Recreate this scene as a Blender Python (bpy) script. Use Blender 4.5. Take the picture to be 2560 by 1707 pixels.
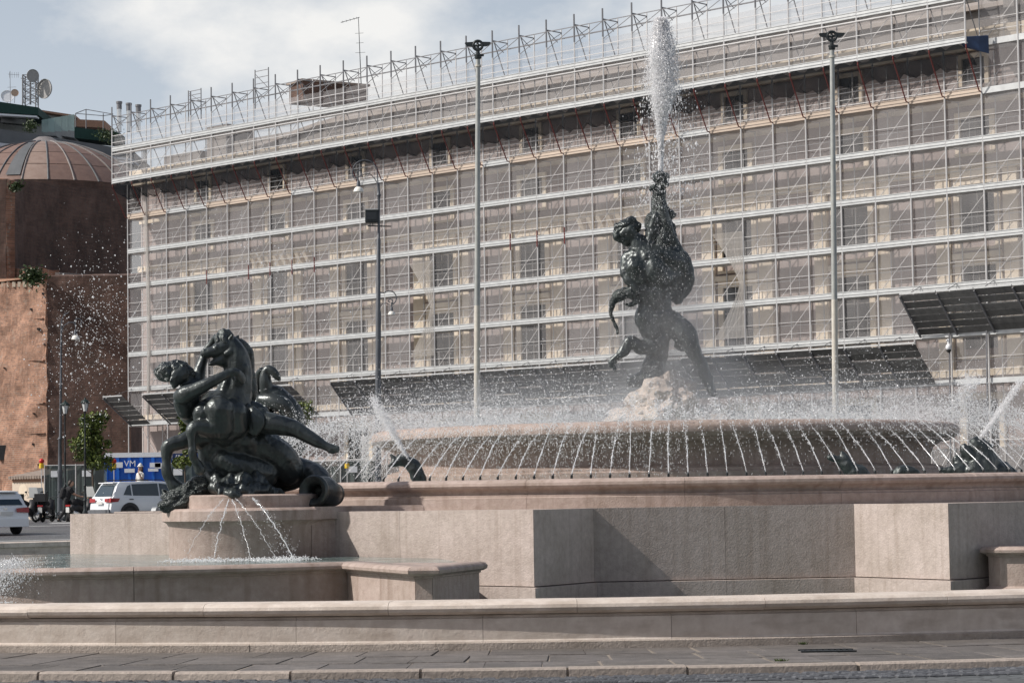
import bpy, bmesh, math, random
import numpy as np
from mathutils import Vector, Matrix
random.seed(7); rng = np.random.default_rng(7)
R = math.radians
for o in list(bpy.data.objects): bpy.data.objects.remove(o)
scene = bpy.context.scene
COL = scene.collection

# ------------------------------------------------------------ camera
FPX, PITCH, ROLL, EYE = 5928.8, .0643, .0152, 1.35
cam = bpy.data.cameras.new('camera'); camo = bpy.data.objects.new('camera', cam); COL.objects.link(camo)
cam.sensor_width = 36; cam.lens = 36 * FPX / 2560; cam.clip_end = 3000; cam.clip_start = .1
camo.matrix_world = Matrix.Translation((0, 0, EYE)) @ (Matrix.Rotation(math.pi/2 + PITCH, 4, 'X') @ Matrix.Rotation(-ROLL, 4, 'Z'))
scene.camera = camo
# ------------------------------------------------------------ world and sun
SUN_EL, SUN_AZ = R(41), R(11.5)          # azimuth measured from -X towards the viewer
sdir = Vector((-math.cos(SUN_EL)*math.cos(SUN_AZ), -math.cos(SUN_EL)*math.sin(SUN_AZ), math.sin(SUN_EL)))
world = bpy.data.worlds.new('World'); scene.world = world; world.use_nodes = True
nt = world.node_tree; nt.nodes.clear()
def wn(t, **k):
    n = nt.nodes.new(t)
    for a, b in k.items(): setattr(n, a, b)
    return n
sky = wn('ShaderNodeTexSky', sky_type='NISHITA', sun_disc=False)
sky.sun_elevation = SUN_EL; sky.sun_rotation = math.atan2(sdir.x, sdir.y)
sky.air_density = 1.0; sky.dust_density = 2.5; sky.ozone_density = 1.0
tc = wn('ShaderNodeTexCoord'); mp = wn('ShaderNodeMapping'); mp.inputs['Scale'].default_value = (1, 1, 1.7)
mp.inputs['Location'].default_value = (3.425, 1.2, .985)
no = wn('ShaderNodeTexNoise'); no.inputs['Scale'].default_value = 4.6; no.inputs['Detail'].default_value = 9; no.inputs['Roughness'].default_value = .56
rp = wn('ShaderNodeValToRGB'); rp.color_ramp.elements[0].position = .465; rp.color_ramp.elements[1].position = .60
cl = wn('ShaderNodeMixRGB'); cl.inputs['Color2'].default_value = (9.6, 9.55, 9.4, 1)
pale = wn('ShaderNodeMixRGB'); pale.inputs['Color2'].default_value = (7.3, 7.9, 8.7, 1)
sxyz = wn('ShaderNodeSeparateXYZ'); hz = wn('ShaderNodeMapRange'); hz.inputs['From Min'].default_value = .0; hz.inputs['From Max'].default_value = .5
hz.inputs['To Min'].default_value = .95; hz.inputs['To Max'].default_value = 0.
cm = wn('ShaderNodeMath', operation='MULTIPLY'); cz = wn('ShaderNodeMapRange'); cz.inputs['From Min'].default_value = .2; cz.inputs['From Max'].default_value = .75
cz.inputs['To Min'].default_value = 1.; cz.inputs['To Max'].default_value = .12
bg = wn('ShaderNodeBackground'); bg.inputs['Strength'].default_value = .094
wo = wn('ShaderNodeOutputWorld')
L = nt.links.new
L(tc.outputs['Generated'], mp.inputs['Vector']); L(mp.outputs['Vector'], no.inputs['Vector']); L(no.outputs['Fac'], rp.inputs['Fac'])
L(tc.outputs['Generated'], sxyz.inputs['Vector']); L(sxyz.outputs['Z'], hz.inputs['Value']); L(hz.outputs['Result'], pale.inputs['Fac']); L(sxyz.outputs['Z'], cz.inputs['Value'])
L(sky.outputs['Color'], pale.inputs['Color1']); L(pale.outputs['Color'], cl.inputs['Color1']); L(rp.outputs['Color'], cm.inputs[0]); L(cz.outputs['Result'], cm.inputs[1]); L(cm.outputs[0], cl.inputs['Fac'])
L(cl.outputs['Color'], bg.inputs['Color']); L(bg.outputs['Background'], wo.inputs['Surface'])
sun = bpy.data.lights.new('sun', 'SUN'); sun.energy = 4.6; sun.angle = R(.5); sun.color = (1, .95, .89)
suno = bpy.data.objects.new('sun', sun); COL.objects.link(suno); suno.rotation_euler = sdir.to_track_quat('Z', 'Y').to_euler()
suno.location = (0, 0, 60)
vs = scene.view_settings; vs.view_transform = 'Standard'; vs.look = 'None'; vs.exposure = 0.0; vs.gamma = 1
scene.render.engine = 'CYCLES'
scene.cycles.transparent_max_bounces = 24

# ------------------------------------------------------------ helpers
CP, SP, CR, SR = math.cos(PITCH), math.sin(PITCH), math.cos(ROLL), math.sin(ROLL)
def P(px, py, D):
    """world point seen at photo pixel (px, py) at distance D ahead"""
    dx, dy = px - 1280, py - 853.5
    r, u = (dx*CR - dy*SR)/FPX, -(dx*SR + dy*CR)/FPX
    y = CP - u*SP
    return Vector((r*D/y, D, (SP + u*CP)*D/y + EYE))
ORG = {}
def V3(*a): return Vector(a)
def setp(o, label=None, cat=None, group=None, kind=None):
    if label: o['label'] = label
    if cat: o['category'] = cat
    if group: o['group'] = group
    if kind: o['kind'] = kind
    return o
def link(o, parent=None):
    COL.objects.link(o)
    if parent is not None: o.parent = parent
    return o
def thing(name, label, cat, loc, group=None):
    o = bpy.data.objects.new(name, None); o.empty_display_size = .2
    link(o); o.location = loc; ORG[o] = Vector(loc)
    return setp(o, label, cat, group)
def mkmesh(name, v, f, mat, smooth=False):
    me = bpy.data.meshes.new(name)
    me.from_pydata([tuple(p) for p in v], [], [tuple(q) for q in f])
    if mat: me.materials.append(mat)
    if smooth: me.polygons.foreach_set('use_smooth', [True]*len(me.polygons))
    me.update()
    return me
def mobj(name, v, f, mat, parent=None, origin=None, smooth=False):
    if parent is not None: org = ORG[parent]
    else: org = Vector(origin) if origin is not None else Vector((0, 0, 0))
    me = mkmesh(name, [Vector(p) - org for p in v], f, mat, smooth)
    o = bpy.data.objects.new(name, me); link(o, parent)
    if parent is None: o.location = org
    ORG[o] = org
    return o
def inst(name, me, parent, mat4):
    """object sharing mesh data, placed by a world matrix"""
    o = bpy.data.objects.new(name, me); link(o, parent)
    org = ORG[parent] if parent is not None else Vector((0, 0, 0))
    o.matrix_local = Matrix.Translation(-org) @ mat4
    ORG[o] = org
    return o
class G:
    def __init__(s): s.v, s.f = [], []
    def add(s, v, f):
        n = len(s.v); s.v += [Vector(p) for p in v]; s.f += [tuple(i+n for i in q) for q in f]; return s
    def box(s, c, h, m=None):
        x, y, z = h; vv = [Vector((a*x, b*y, d*z)) for a in (-1, 1) for b in (-1, 1) for d in (-1, 1)]
        if m is not None: vv = [m @ p for p in vv]
        c = Vector(c)
        return s.add([p + c for p in vv], [(0,1,3,2),(4,6,7,5),(0,4,5,1),(2,3,7,6),(0,2,6,4),(1,5,7,3)])
    def hexa(s, b4, t4):
        return s.add(list(b4)+list(t4), [(3,2,1,0),(4,5,6,7),(0,1,5,4),(1,2,6,5),(2,3,7,6),(3,0,4,7)])
    def bar(s, p, q, r, n=4, r2=None, cap=True):
        p, q = Vector(p), Vector(q); d = q - p
        if d.length < 1e-6: return s
        a = d.normalized(); e = a.orthogonal().normalized()
        if abs(a.z) < .99: e = a.cross(Vector((0, 0, 1))).normalized()
        g = a.cross(e); r2 = r if r2 is None else r2; off = math.pi/n if n == 4 else 0
        vv = [p + (e*math.cos(off+2*math.pi*i/n) + g*math.sin(off+2*math.pi*i/n))*r for i in range(n)] + \
             [q + (e*math.cos(off+2*math.pi*i/n) + g*math.sin(off+2*math.pi*i/n))*r2 for i in range(n)]
        ff = [(i, (i+1) % n, n+(i+1) % n, n+i) for i in range(n)]
        if cap: ff += [tuple(range(n-1, -1, -1)), tuple(range(n, 2*n))]
        return s.add(vv, ff)
    def tube(s, pts, rad, n=8):
        pts = [Vector(p) for p in pts]; m = len(pts)
        if not hasattr(rad, '__len__'): rad = [rad]*m
        vv, e = [], None
        for i, p in enumerate(pts):
            t = (pts[min(i+1, m-1)] - pts[max(i-1, 0)]).normalized()
            if e is None: e = t.orthogonal().normalized()
            e = (e - t*e.dot(t)).normalized(); g = t.cross(e)
            vv += [p + (e*math.cos(2*math.pi*k/n) + g*math.sin(2*math.pi*k/n))*rad[i] for k in range(n)]
        ff = [(i*n+k, i*n+(k+1) % n, (i+1)*n+(k+1) % n, (i+1)*n+k) for i in range(m-1) for k in range(n)]
        ff += [tuple(range(n-1, -1, -1)), tuple(range((m-1)*n, m*n))]
        return s.add(vv, ff)
    def lathe(s, prof, c, n=32, a0=0., a1=2*math.pi, closed=False):
        """prof: (r, z) list; swept round the vertical axis through c; closed = profile is a closed loop (block with end caps)"""
        c = Vector(c); full = abs(a1-a0-2*math.pi) < 1e-6; m = len(prof); k = n if full else n+1
        vv = []
        for i in range(k):
            a = a0 + (a1-a0)*i/n; ca, sa = math.cos(a), math.sin(a)
            vv += [c + Vector((r*ca, r*sa, z)) for r, z in prof]
        ff = []
        for i in range(n):
            j = (i+1) % k
            for q in range(m if closed else m-1):
                w = (q+1) % m
                ff.append((i*m+q, j*m+q, j*m+w, i*m+w))
        if closed and not full: ff += [tuple(range(m-1, -1, -1)), tuple((k-1)*m+q for q in range(m))]
        return s.add(vv, ff)
    def prism(s, poly, z0, z1):
        n = len(poly); vv = [Vector((x, y, z0)) for x, y in poly] + [Vector((x, y, z1)) for x, y in poly]
        return s.add(vv, [tuple(range(n-1, -1, -1)), tuple(range(n, 2*n))] + [(i, (i+1) % n, n+(i+1) % n, n+i) for i in range(n)])
    def ball(s, c, r, n=8, m=6, sc=(1, 1, 1), rot=None):
        c = Vector(c); vv = []
        for j in range(1, m):
            t = math.pi*j/m
            for i in range(n):
                a = 2*math.pi*i/n; vv.append(Vector((math.sin(t)*math.cos(a)*sc[0], math.sin(t)*math.sin(a)*sc[1], math.cos(t)*sc[2]))*r)
        vv += [Vector((0, 0, r*sc[2])), Vector((0, 0, -r*sc[2]))]
        if rot is not None: vv = [rot @ p for p in vv]
        T, B = len(vv)-2, len(vv)-1
        ff = [(j*n+i, (j+1)*n+i, (j+1)*n+(i+1) % n, j*n+(i+1) % n) for j in range(m-2) for i in range(n)]
        ff += [(T, i, (i+1) % n) for i in range(n)] + [(B, (m-2)*n+(i+1) % n, (m-2)*n+i) for i in range(n)]
        return s.add([p + c for p in vv], ff)
    def obj(s, name, mat, parent=None, origin=None, smooth=False):
        return mobj(name, s.v, s.f, mat, parent, origin, smooth)
    def mesh(s, name, mat, smooth=False): return mkmesh(name, s.v, s.f, mat, smooth)
def autosmooth(o, ang=40):
    me = o.data
    me.polygons.foreach_set('use_smooth', [True]*len(me.polygons))
    try: me.set_sharp_from_angle(angle=R(ang))
    except Exception: pass
    return o
def bevel(o, w, seg=1):
    bm = bmesh.new(); bm.from_mesh(o.data)
    bmesh.ops.remove_doubles(bm, verts=bm.verts, dist=1e-5)
    bmesh.ops.bevel(bm, geom=list(bm.edges), offset=w, segments=seg, affect='EDGES', profile=.5)
    bm.to_mesh(o.data); bm.free()
    return o
def spline(pts, n):
    """Catmull-Rom through rows of numbers"""
    a = np.array([list(p) for p in pts], float)
    if len(a) == 2: return [a[0] + (a[1]-a[0])*t for t in np.linspace(0, 1, n)]
    b = np.vstack([2*a[0]-a[1], a, 2*a[-1]-a[-2]]); out = []
    for t in np.linspace(0, len(a)-1-1e-6, n):
        i = int(t); u = t - i; p0, p1, p2, p3 = b[i:i+4]
        out.append(.5*((2*p1) + (-p0+p2)*u + (2*p0-5*p1+4*p2-p3)*u*u + (-p0+3*p1-3*p2+p3)*u**3))
    return out

# ------------------------------------------------------------ materials
def mat(name, col, rough=.7, var=.12, scale=6., col2=None, bump=0., bscale=30., metal=0., spec=.5, streak=0., streakcol=(.1, .08, .06), rnd=0., vary2=None, sz=(1, 1, 1), stretch=(9, 9, .5), blotch=0., patina=None):
    m = bpy.data.materials.new(name); m.use_nodes = True
    t = m.node_tree; b = t.nodes['Principled BSDF']; l = t.links.new
    b.inputs['Roughness'].default_value = rough; b.inputs['Metallic'].default_value = metal
    b.inputs['Specular IOR Level'].default_value = spec
    geo = t.nodes.new('ShaderNodeNewGeometry'); mpn = t.nodes.new('ShaderNodeMapping'); mpn.inputs['Scale'].default_value = sz
    l(geo.outputs['Position'], mpn.inputs['Vector'])
    n = t.nodes.new('ShaderNodeTexNoise'); n.inputs['Scale'].default_value = scale; n.inputs['Detail'].default_value = 8; n.inputs['Roughness'].default_value = .62
    l(mpn.outputs['Vector'], n.inputs['Vector'])
    r = t.nodes.new('ShaderNodeValToRGB'); r.color_ramp.elements[0].position = .3; r.color_ramp.elements[1].position = .7
    c2 = col2 or tuple(min(1, x*(1+var)) for x in col)
    c1 = col if col2 else tuple(x*(1-var) for x in col)
    r.color_ramp.elements[0].color = (*c1, 1); r.color_ramp.elements[1].color = (*c2, 1)
    l(n.outputs['Fac'], r.inputs['Fac']); out = r.outputs['Color']
    if rnd:
        oi = t.nodes.new('ShaderNodeObjectInfo'); mr = t.nodes.new('ShaderNodeMapRange')
        mr.inputs['To Min'].default_value = 1-rnd; mr.inputs['To Max'].default_value = 1+rnd
        l(oi.outputs['Random'], mr.inputs['Value'])
        hs = t.nodes.new('ShaderNodeHueSaturation'); l(mr.outputs['Result'], hs.inputs['Value']); l(out, hs.inputs['Color']); out = hs.outputs['Color']
    if streak:
        m2 = t.nodes.new('ShaderNodeMapping'); m2.inputs['Scale'].default_value = stretch; l(geo.outputs['Position'], m2.inputs['Vector'])
        n2 = t.nodes.new('ShaderNodeTexNoise'); n2.inputs['Scale'].default_value = 1.; n2.inputs['Detail'].default_value = 6; l(m2.outputs['Vector'], n2.inputs['Vector'])
        r2 = t.nodes.new('ShaderNodeValToRGB'); r2.color_ramp.elements[0].position = .5; r2.color_ramp.elements[1].position = .72
        r2.color_ramp.elements[1].color = (streak, streak, streak, 1); r2.color_ramp.elements[0].color = (0, 0, 0, 1)
        l(n2.outputs['Fac'], r2.inputs['Fac'])
        mx = t.nodes.new('ShaderNodeMixRGB'); mx.inputs['Color2'].default_value = (*streakcol, 1)
        l(r2.outputs['Color'], mx.inputs['Fac']); l(out, mx.inputs['Color1']); out = mx.outputs['Color']
    if blotch:
        n4 = t.nodes.new('ShaderNodeTexNoise'); n4.inputs['Scale'].default_value = 1.3; n4.inputs['Detail'].default_value = 10; n4.inputs['Roughness'].default_value = .7; n4.inputs['Distortion'].default_value = .6; l(geo.outputs['Position'], n4.inputs['Vector'])
        r4 = t.nodes.new('ShaderNodeValToRGB'); r4.color_ramp.elements[0].position = .36; r4.color_ramp.elements[1].position = .62
        r4.color_ramp.elements[0].color = (.62, .58, .50, 1); r4.color_ramp.elements[1].color = (1.08, 1.05, 1.03, 1); l(n4.outputs['Fac'], r4.inputs['Fac'])
        m4_ = t.nodes.new('ShaderNodeMixRGB'); m4_.blend_type = 'MULTIPLY'; m4_.inputs['Fac'].default_value = blotch; l(out, m4_.inputs['Color1']); l(r4.outputs['Color'], m4_.inputs['Color2']); out = m4_.outputs['Color']
    if patina:
        m5 = t.nodes.new('ShaderNodeMapping'); m5.inputs['Scale'].default_value = (11, 11, 1.6); l(geo.outputs['Position'], m5.inputs['Vector'])
        n5 = t.nodes.new('ShaderNodeTexNoise'); n5.inputs['Scale'].default_value = 1.; n5.inputs['Detail'].default_value = 9; n5.inputs['Roughness'].default_value = .65; n5.inputs['Distortion'].default_value = .8; l(m5.outputs['Vector'], n5.inputs['Vector'])
        r5 = t.nodes.new('ShaderNodeValToRGB'); r5.color_ramp.elements[0].position = .50; r5.color_ramp.elements[1].position = .72; r5.color_ramp.elements[0].color = (0, 0, 0, 1); r5.color_ramp.elements[1].color = (.6, .6, .6, 1); l(n5.outputs['Fac'], r5.inputs['Fac'])
        x5 = t.nodes.new('ShaderNodeMixRGB'); x5.inputs['Color2'].default_value = (*patina, 1); l(r5.outputs['Color'], x5.inputs['Fac']); l(out, x5.inputs['Color1']); out = x5.outputs['Color']
        rr5 = t.nodes.new('ShaderNodeMapRange'); rr5.inputs['To Min'].default_value = rough*.8; rr5.inputs['To Max'].default_value = min(.8, rough*2.4); l(r5.outputs['Color'], rr5.inputs['Value']); l(rr5.outputs['Result'], b.inputs['Roughness'])
    l(out, b.inputs['Base Color'])
    if bump:
        nb = t.nodes.new('ShaderNodeTexNoise'); nb.inputs['Scale'].default_value = bscale; nb.inputs['Detail'].default_value = 6; nb.inputs['Roughness'].default_value = .6
        l(mpn.outputs['Vector'], nb.inputs['Vector'])
        bp = t.nodes.new('ShaderNodeBump'); bp.inputs['Strength'].default_value = bump; bp.inputs['Distance'].default_value = .02
        l(nb.outputs['Fac'], bp.inputs['Height']); l(bp.outputs['Normal'], b.inputs['Normal'])
    return m
M = {}
M['granite'] = mat('pale_granite', (.39, .33, .30), .75, col2=(.50, .43, .395), scale=14, bump=.45, bscale=42, streak=.32, streakcol=(.21, .155, .115), rnd=.06, blotch=.45, stretch=(13, 13, .45))
M['granite_red'] = mat('reddish_granite', (.365, .285, .25), .7, col2=(.47, .385, .345), scale=12, bump=.4, bscale=50, streak=.45, streakcol=(.18, .12, .085), rnd=.06, blotch=.5)
M['travertine'] = mat('travertine', (.53, .455, .395), .7, col2=(.67, .60, .535), scale=9, bump=.22, bscale=30, streak=.45, streakcol=(.25, .19, .14), stretch=(2, 2, 7), rnd=.06, blotch=.3)
M['plinth'] = mat('plinth_stone', (.34, .29, .25), .8, col2=(.45, .39, .34), scale=16, bump=.6, bscale=50, rnd=.07, streak=.4, streakcol=(.15, .12, .09), stretch=(3, 3, 3))
M['slab'] = mat('basalt_slab', (.10, .092, .088), .72, col2=(.175, .16, .15), scale=5, bump=.6, bscale=25, rnd=.2, blotch=.6)
M['joint'] = mat('sandy_joint', (.24, .205, .17), .95, var=.25, scale=20)
M['kerb'] = mat('kerb_stone', (.34, .29, .25), .8, var=.2, scale=15, bump=.5, rnd=.1)
M['cobble'] = mat('basalt_cobble', (.055, .057, .063), .55, col2=(.10, .103, .11), scale=25, bump=.4, bscale=60, rnd=.25)
M['bronze'] = mat('wet_bronze', (.031, .037, .038), .36, col2=(.066, .075, .074), scale=4, bump=.25, bscale=40, metal=.45, spec=.6, patina=(.085, .105, .098))
M['bronze_hair'] = mat('bronze_hair', (.028, .033, .034), .24, col2=(.06, .068, .066), scale=9, bump=.8, bscale=28, metal=.45, spec=.6, patina=(.085, .105, .098))
M['bronze_scale'] = mat('bronze_scales', (.026, .031, .031), .26, col2=(.055, .063, .061), scale=12, bump=1., bscale=55, metal=.45, spec=.6, patina=(.085, .105, .098))
M['rock'] = mat('wet_travertine_rock', (.52, .44, .385), .5, col2=(.70, .62, .565), scale=5, bump=1., bscale=12, blotch=.5)
M['galv'] = mat('galvanised_steel', (.50, .51, .51), .5, var=.12, scale=3, metal=.25)
M['galv_post'] = mat('scaffold_tube', (.56, .55, .545), .5, var=.1, scale=2, metal=.2)
M['dark_tube'] = mat('dark_scaffold_tube', (.20, .20, .21), .5, var=.15, scale=3, metal=.3)
M['red_steel'] = mat('red_oxide_steel', (.16, .035, .03), .6, var=.2)
M['timber'] = mat('planks', (.46, .37, .30), .8, col2=(.56, .47, .39), scale=3, sz=(1, 1, 8), rnd=.1)
M['tarp'] = None and mat('blue_black_tarpaulin', (.038, .048, .056), .6, var=.3, scale=2)
M['tarp_blue'] = mat('blue_tarpaulin', (.014, .035, .09), .5, var=.3, scale=3)
M['sheet'] = mat('corrugated_sheet', (.10, .10, .098), .5, col2=(.17, .17, .165), scale=4, metal=.2, rnd=.35)
M['plaster'] = mat('pinkish_plaster', (.30, .245, .23), .85, col2=(.39, .325, .30), scale=1.2, streak=.25, streakcol=(.22, .17, .15), stretch=(1.2, 1.2, .15))
M['stucco'] = mat('cream_stone', (.66, .55, .42), .8, col2=(.76, .66, .53), scale=2, streak=.2, streakcol=(.3, .25, .2), stretch=(2, 2, .3))
M['window_dark'] = mat('dark_window', (.025, .024, .024), .25, var=.3, scale=2)
M['shutter'] = mat('shutter', (.13, .12, .115), .7, var=.2)
M['attic'] = mat('attic_plaster', (.20, .185, .175), .85, var=.15, scale=1)  # wing grey; on the attic it also carries the shadow of its set-back
M['roof_slope'] = mat('beige_roof_slope', (.30, .265, .24), .85, var=.15, scale=1)
M['roof_tile'] = mat('roof_tile', (.30, .24, .20), .85, var=.25, scale=3)
M['brick'] = None
M['iron'] = mat('dark_iron', (.035, .04, .042), .45, var=.2, scale=6, metal=.5)
M['iron_grey'] = mat('grey_painted_iron', (.085, .092, .105), .45, var=.15, scale=6, metal=.2)
M['pole'] = mat('grey_steel_pole', (.30, .31, .30), .55, col2=(.40, .41, .39), scale=5, metal=.2, streak=.35, streakcol=(.12, .12, .12), stretch=(14, 14, .6))
M['pole_low'] = mat('pale_pole_base', (.52, .49, .43), .6, var=.12, scale=6, streak=.3, streakcol=(.3, .27, .22), stretch=(14, 14, .6))
M['white_glass'] = mat('opal_glass', (.78, .76, .70), .3, var=.04)
M['lamp_glass'] = mat('frosted_lantern_glass', (.62, .63, .62), .3, var=.06)
M['green_iron'] = mat('green_black_iron', (.025, .04, .036), .45, var=.2, metal=.3)
M['white_paint'] = mat('white_car_paint', (.74, .76, .78), .18, var=.02, spec=.6)
M['car_glass'] = mat('car_glass', (.03, .045, .055), .06, var=.1, spec=.8)
M['black_plastic'] = mat('black_plastic', (.018, .018, .02), .5, var=.2)
M['grey_plastic'] = mat('grey_plastic', (.10, .105, .115), .5, var=.2)
M['tyre'] = mat('tyre', (.014, .014, .015), .8, var=.2)
M['chrome'] = mat('chrome', (.6, .6, .6), .2, var=.05, metal=.9)
M['red_light'] = mat('red_lens', (.30, .01, .012), .2, var=.1)
M['plate'] = mat('licence_plate', (.62, .62, .6), .4, var=.05)
M['blue_box'] = mat('blue_container', (.015, .15, .62), .45, var=.12, scale=2)
M['white_line'] = mat('white_paint_line', (.55, .55, .54), .7, var=.2, scale=4)
M['sign_white'] = mat('white_print', (.75, .76, .78), .5, var=.03)
M['sign_blue'] = mat('blue_print', (.03, .14, .42), .5, var=.05)
M['orange'] = mat('orange_print', (.7, .3, .05), .5, var=.05)
M['yellow'] = mat('yellow_plastic', (.75, .5, .03), .4, var=.05)
M['red'] = mat('red_plastic', (.55, .02, .02), .4, var=.05)
M['skin'] = mat('skin', (.42, .25, .18), .6, var=.08)
M['black_cloth'] = mat('black_cloth', (.016, .016, .018), .9, var=.3)
M['white_cloth'] = mat('white_cloth', (.72, .70, .66), .9, var=.06)
M['hair'] = mat('dark_hair', (.03, .018, .012), .6, var=.3)
M['leaf'] = mat('leaf', (.05, .09, .015), .5, col2=(.20, .23, .04), scale=9)
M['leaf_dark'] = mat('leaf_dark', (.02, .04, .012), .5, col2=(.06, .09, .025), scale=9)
M['bark'] = mat('bark', (.10, .075, .055), .9, var=.3, scale=15)
M['wood_stake'] = mat('stake_wood', (.38, .27, .16), .8, var=.2)
M['copper'] = mat('brown_dome_sheet', (.15, .092, .072), .6, col2=(.205, .132, .105), scale=2.2, rnd=.10, streak=.3, streakcol=(.11, .08, .075), stretch=(2, 2, .5))
M['copper_worn'] = mat('worn_dome_sheet', (.24, .165, .13), .6, col2=(.31, .23, .19), scale=2.5)
M['lead'] = mat('lead_strip', (.20, .18, .17), .5, var=.2, scale=4)
M['dark_roof'] = mat('slate_grey_roof', (.11, .115, .12), .7, var=.15, scale=1)
M['pale_band'] = mat('pale_grey_band', (.36, .38, .41), .6, var=.1)
M['render_grey'] = mat('grey_render', (.33, .33, .32), .8, var=.12)
M['green_awning'] = mat('green_awning', (.012, .045, .035), .8, var=.2)
M['terracotta'] = mat('terracotta', (.36, .20, .13), .8, var=.2)
M['hut_wall'] = mat('cream_hut_wall', (.60, .50, .40), .85, var=.08)
M['dish'] = mat('grey_dish', (.33, .32, .31), .5, var=.1)
M['dish_tan'] = mat('tan_dish', (.48, .34, .24), .5, var=.1)
M['black_panel'] = mat('dark_panel', (.025, .03, .036), .25, var=.1)
M['weed'] = mat('weed', (.06, .09, .02), .7, var=.3)

def brick_mat(name, a, b, mortar, scale, dirt=.5):
    m = bpy.data.materials.new(name); m.use_nodes = True; t = m.node_tree; l = t.links.new; bs = t.nodes['Principled BSDF']
    bs.inputs['Roughness'].default_value = .92
    geo = t.nodes.new('ShaderNodeNewGeometry')
    sx = t.nodes.new('ShaderNodeSeparateXYZ'); l(geo.outputs['Position'], sx.inputs['Vector'])
    su = t.nodes.new('ShaderNodeMath'); su.operation = 'SUBTRACT'; l(sx.outputs['X'], su.inputs[0])
    ml = t.nodes.new('ShaderNodeMath'); ml.operation = 'MULTIPLY'; ml.inputs[1].default_value = .8; l(sx.outputs['Y'], ml.inputs[0]); l(ml.outputs[0], su.inputs[1])
    cb = t.nodes.new('ShaderNodeCombineXYZ'); l(su.outputs[0], cb.inputs['X']); l(sx.outputs['Z'], cb.inputs['Y'])
    br = t.nodes.new('ShaderNodeTexBrick'); br.inputs['Scale'].default_value = scale
    br.inputs['Color1'].default_value = (*a, 1); br.inputs['Color2'].default_value = (*b, 1); br.inputs['Mortar'].default_value = (*mortar, 1)
    br.inputs['Mortar Size'].default_value = .03; br.inputs['Brick Width'].default_value = .9; br.inputs['Row Height'].default_value = .28
    l(cb.outputs['Vector'], br.inputs['Vector'])
    n = t.nodes.new('ShaderNodeTexNoise'); n.inputs['Scale'].default_value = .55; n.inputs['Detail'].default_value = 10; n.inputs['Roughness'].default_value = .68; l(geo.outputs['Position'], n.inputs['Vector'])
    r = t.nodes.new('ShaderNodeValToRGB'); r.color_ramp.elements[0].position = .38; r.color_ramp.elements[1].position = .66
    r.color_ramp.elements[0].color = (.38, .35, .33, 1); r.color_ramp.elements[1].color = (1.22, 1.2, 1.18, 1); l(n.outputs['Fac'], r.inputs['Fac'])
    mx = t.nodes.new('ShaderNodeMixRGB'); mx.blend_type = 'MULTIPLY'; mx.inputs['Fac'].default_value = dirt
    l(br.outputs['Color'], mx.inputs['Color1']); l(r.outputs['Color'], mx.inputs['Color2'])
    n3 = t.nodes.new('ShaderNodeTexNoise'); n3.inputs['Scale'].default_value = 2.3; n3.inputs['Detail'].default_value = 8; l(geo.outputs['Position'], n3.inputs['Vector'])
    r3 = t.nodes.new('ShaderNodeValToRGB'); r3.color_ramp.elements[0].position = .56; r3.color_ramp.elements[1].position = .74
    r3.color_ramp.elements[0].color = (0, 0, 0, 1); r3.color_ramp.elements[1].color = (.55, .55, .55, 1); l(n3.outputs['Fac'], r3.inputs['Fac'])
    m3 = t.nodes.new('ShaderNodeMixRGB'); m3.inputs['Color2'].default_value = (*mortar, 1); l(r3.outputs['Color'], m3.inputs['Fac']); l(mx.outputs['Color'], m3.inputs['Color1'])
    l(m3.outputs['Color'], bs.inputs['Base Color'])
    bp = t.nodes.new('ShaderNodeBump'); bp.inputs['Strength'].default_value = .7; bp.inputs['Distance'].default_value = .06
    ad = t.nodes.new('ShaderNodeMath'); ad.operation = 'ADD'; l(br.outputs['Fac'], ad.inputs[0]); l(n3.outputs['Fac'], ad.inputs[1])
    l(ad.outputs[0], bp.inputs['Height']); l(bp.outputs['Normal'], bs.inputs['Normal'])
    return m
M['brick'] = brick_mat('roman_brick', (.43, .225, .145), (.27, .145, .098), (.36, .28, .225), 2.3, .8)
M['brick_dark'] = brick_mat('weathered_roman_brick', (.165, .095, .072), (.12, .07, .055), (.12, .09, .075), 2.6, .75)  # darker copy of the brick; shade of the unlit walls put into its colour

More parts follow.
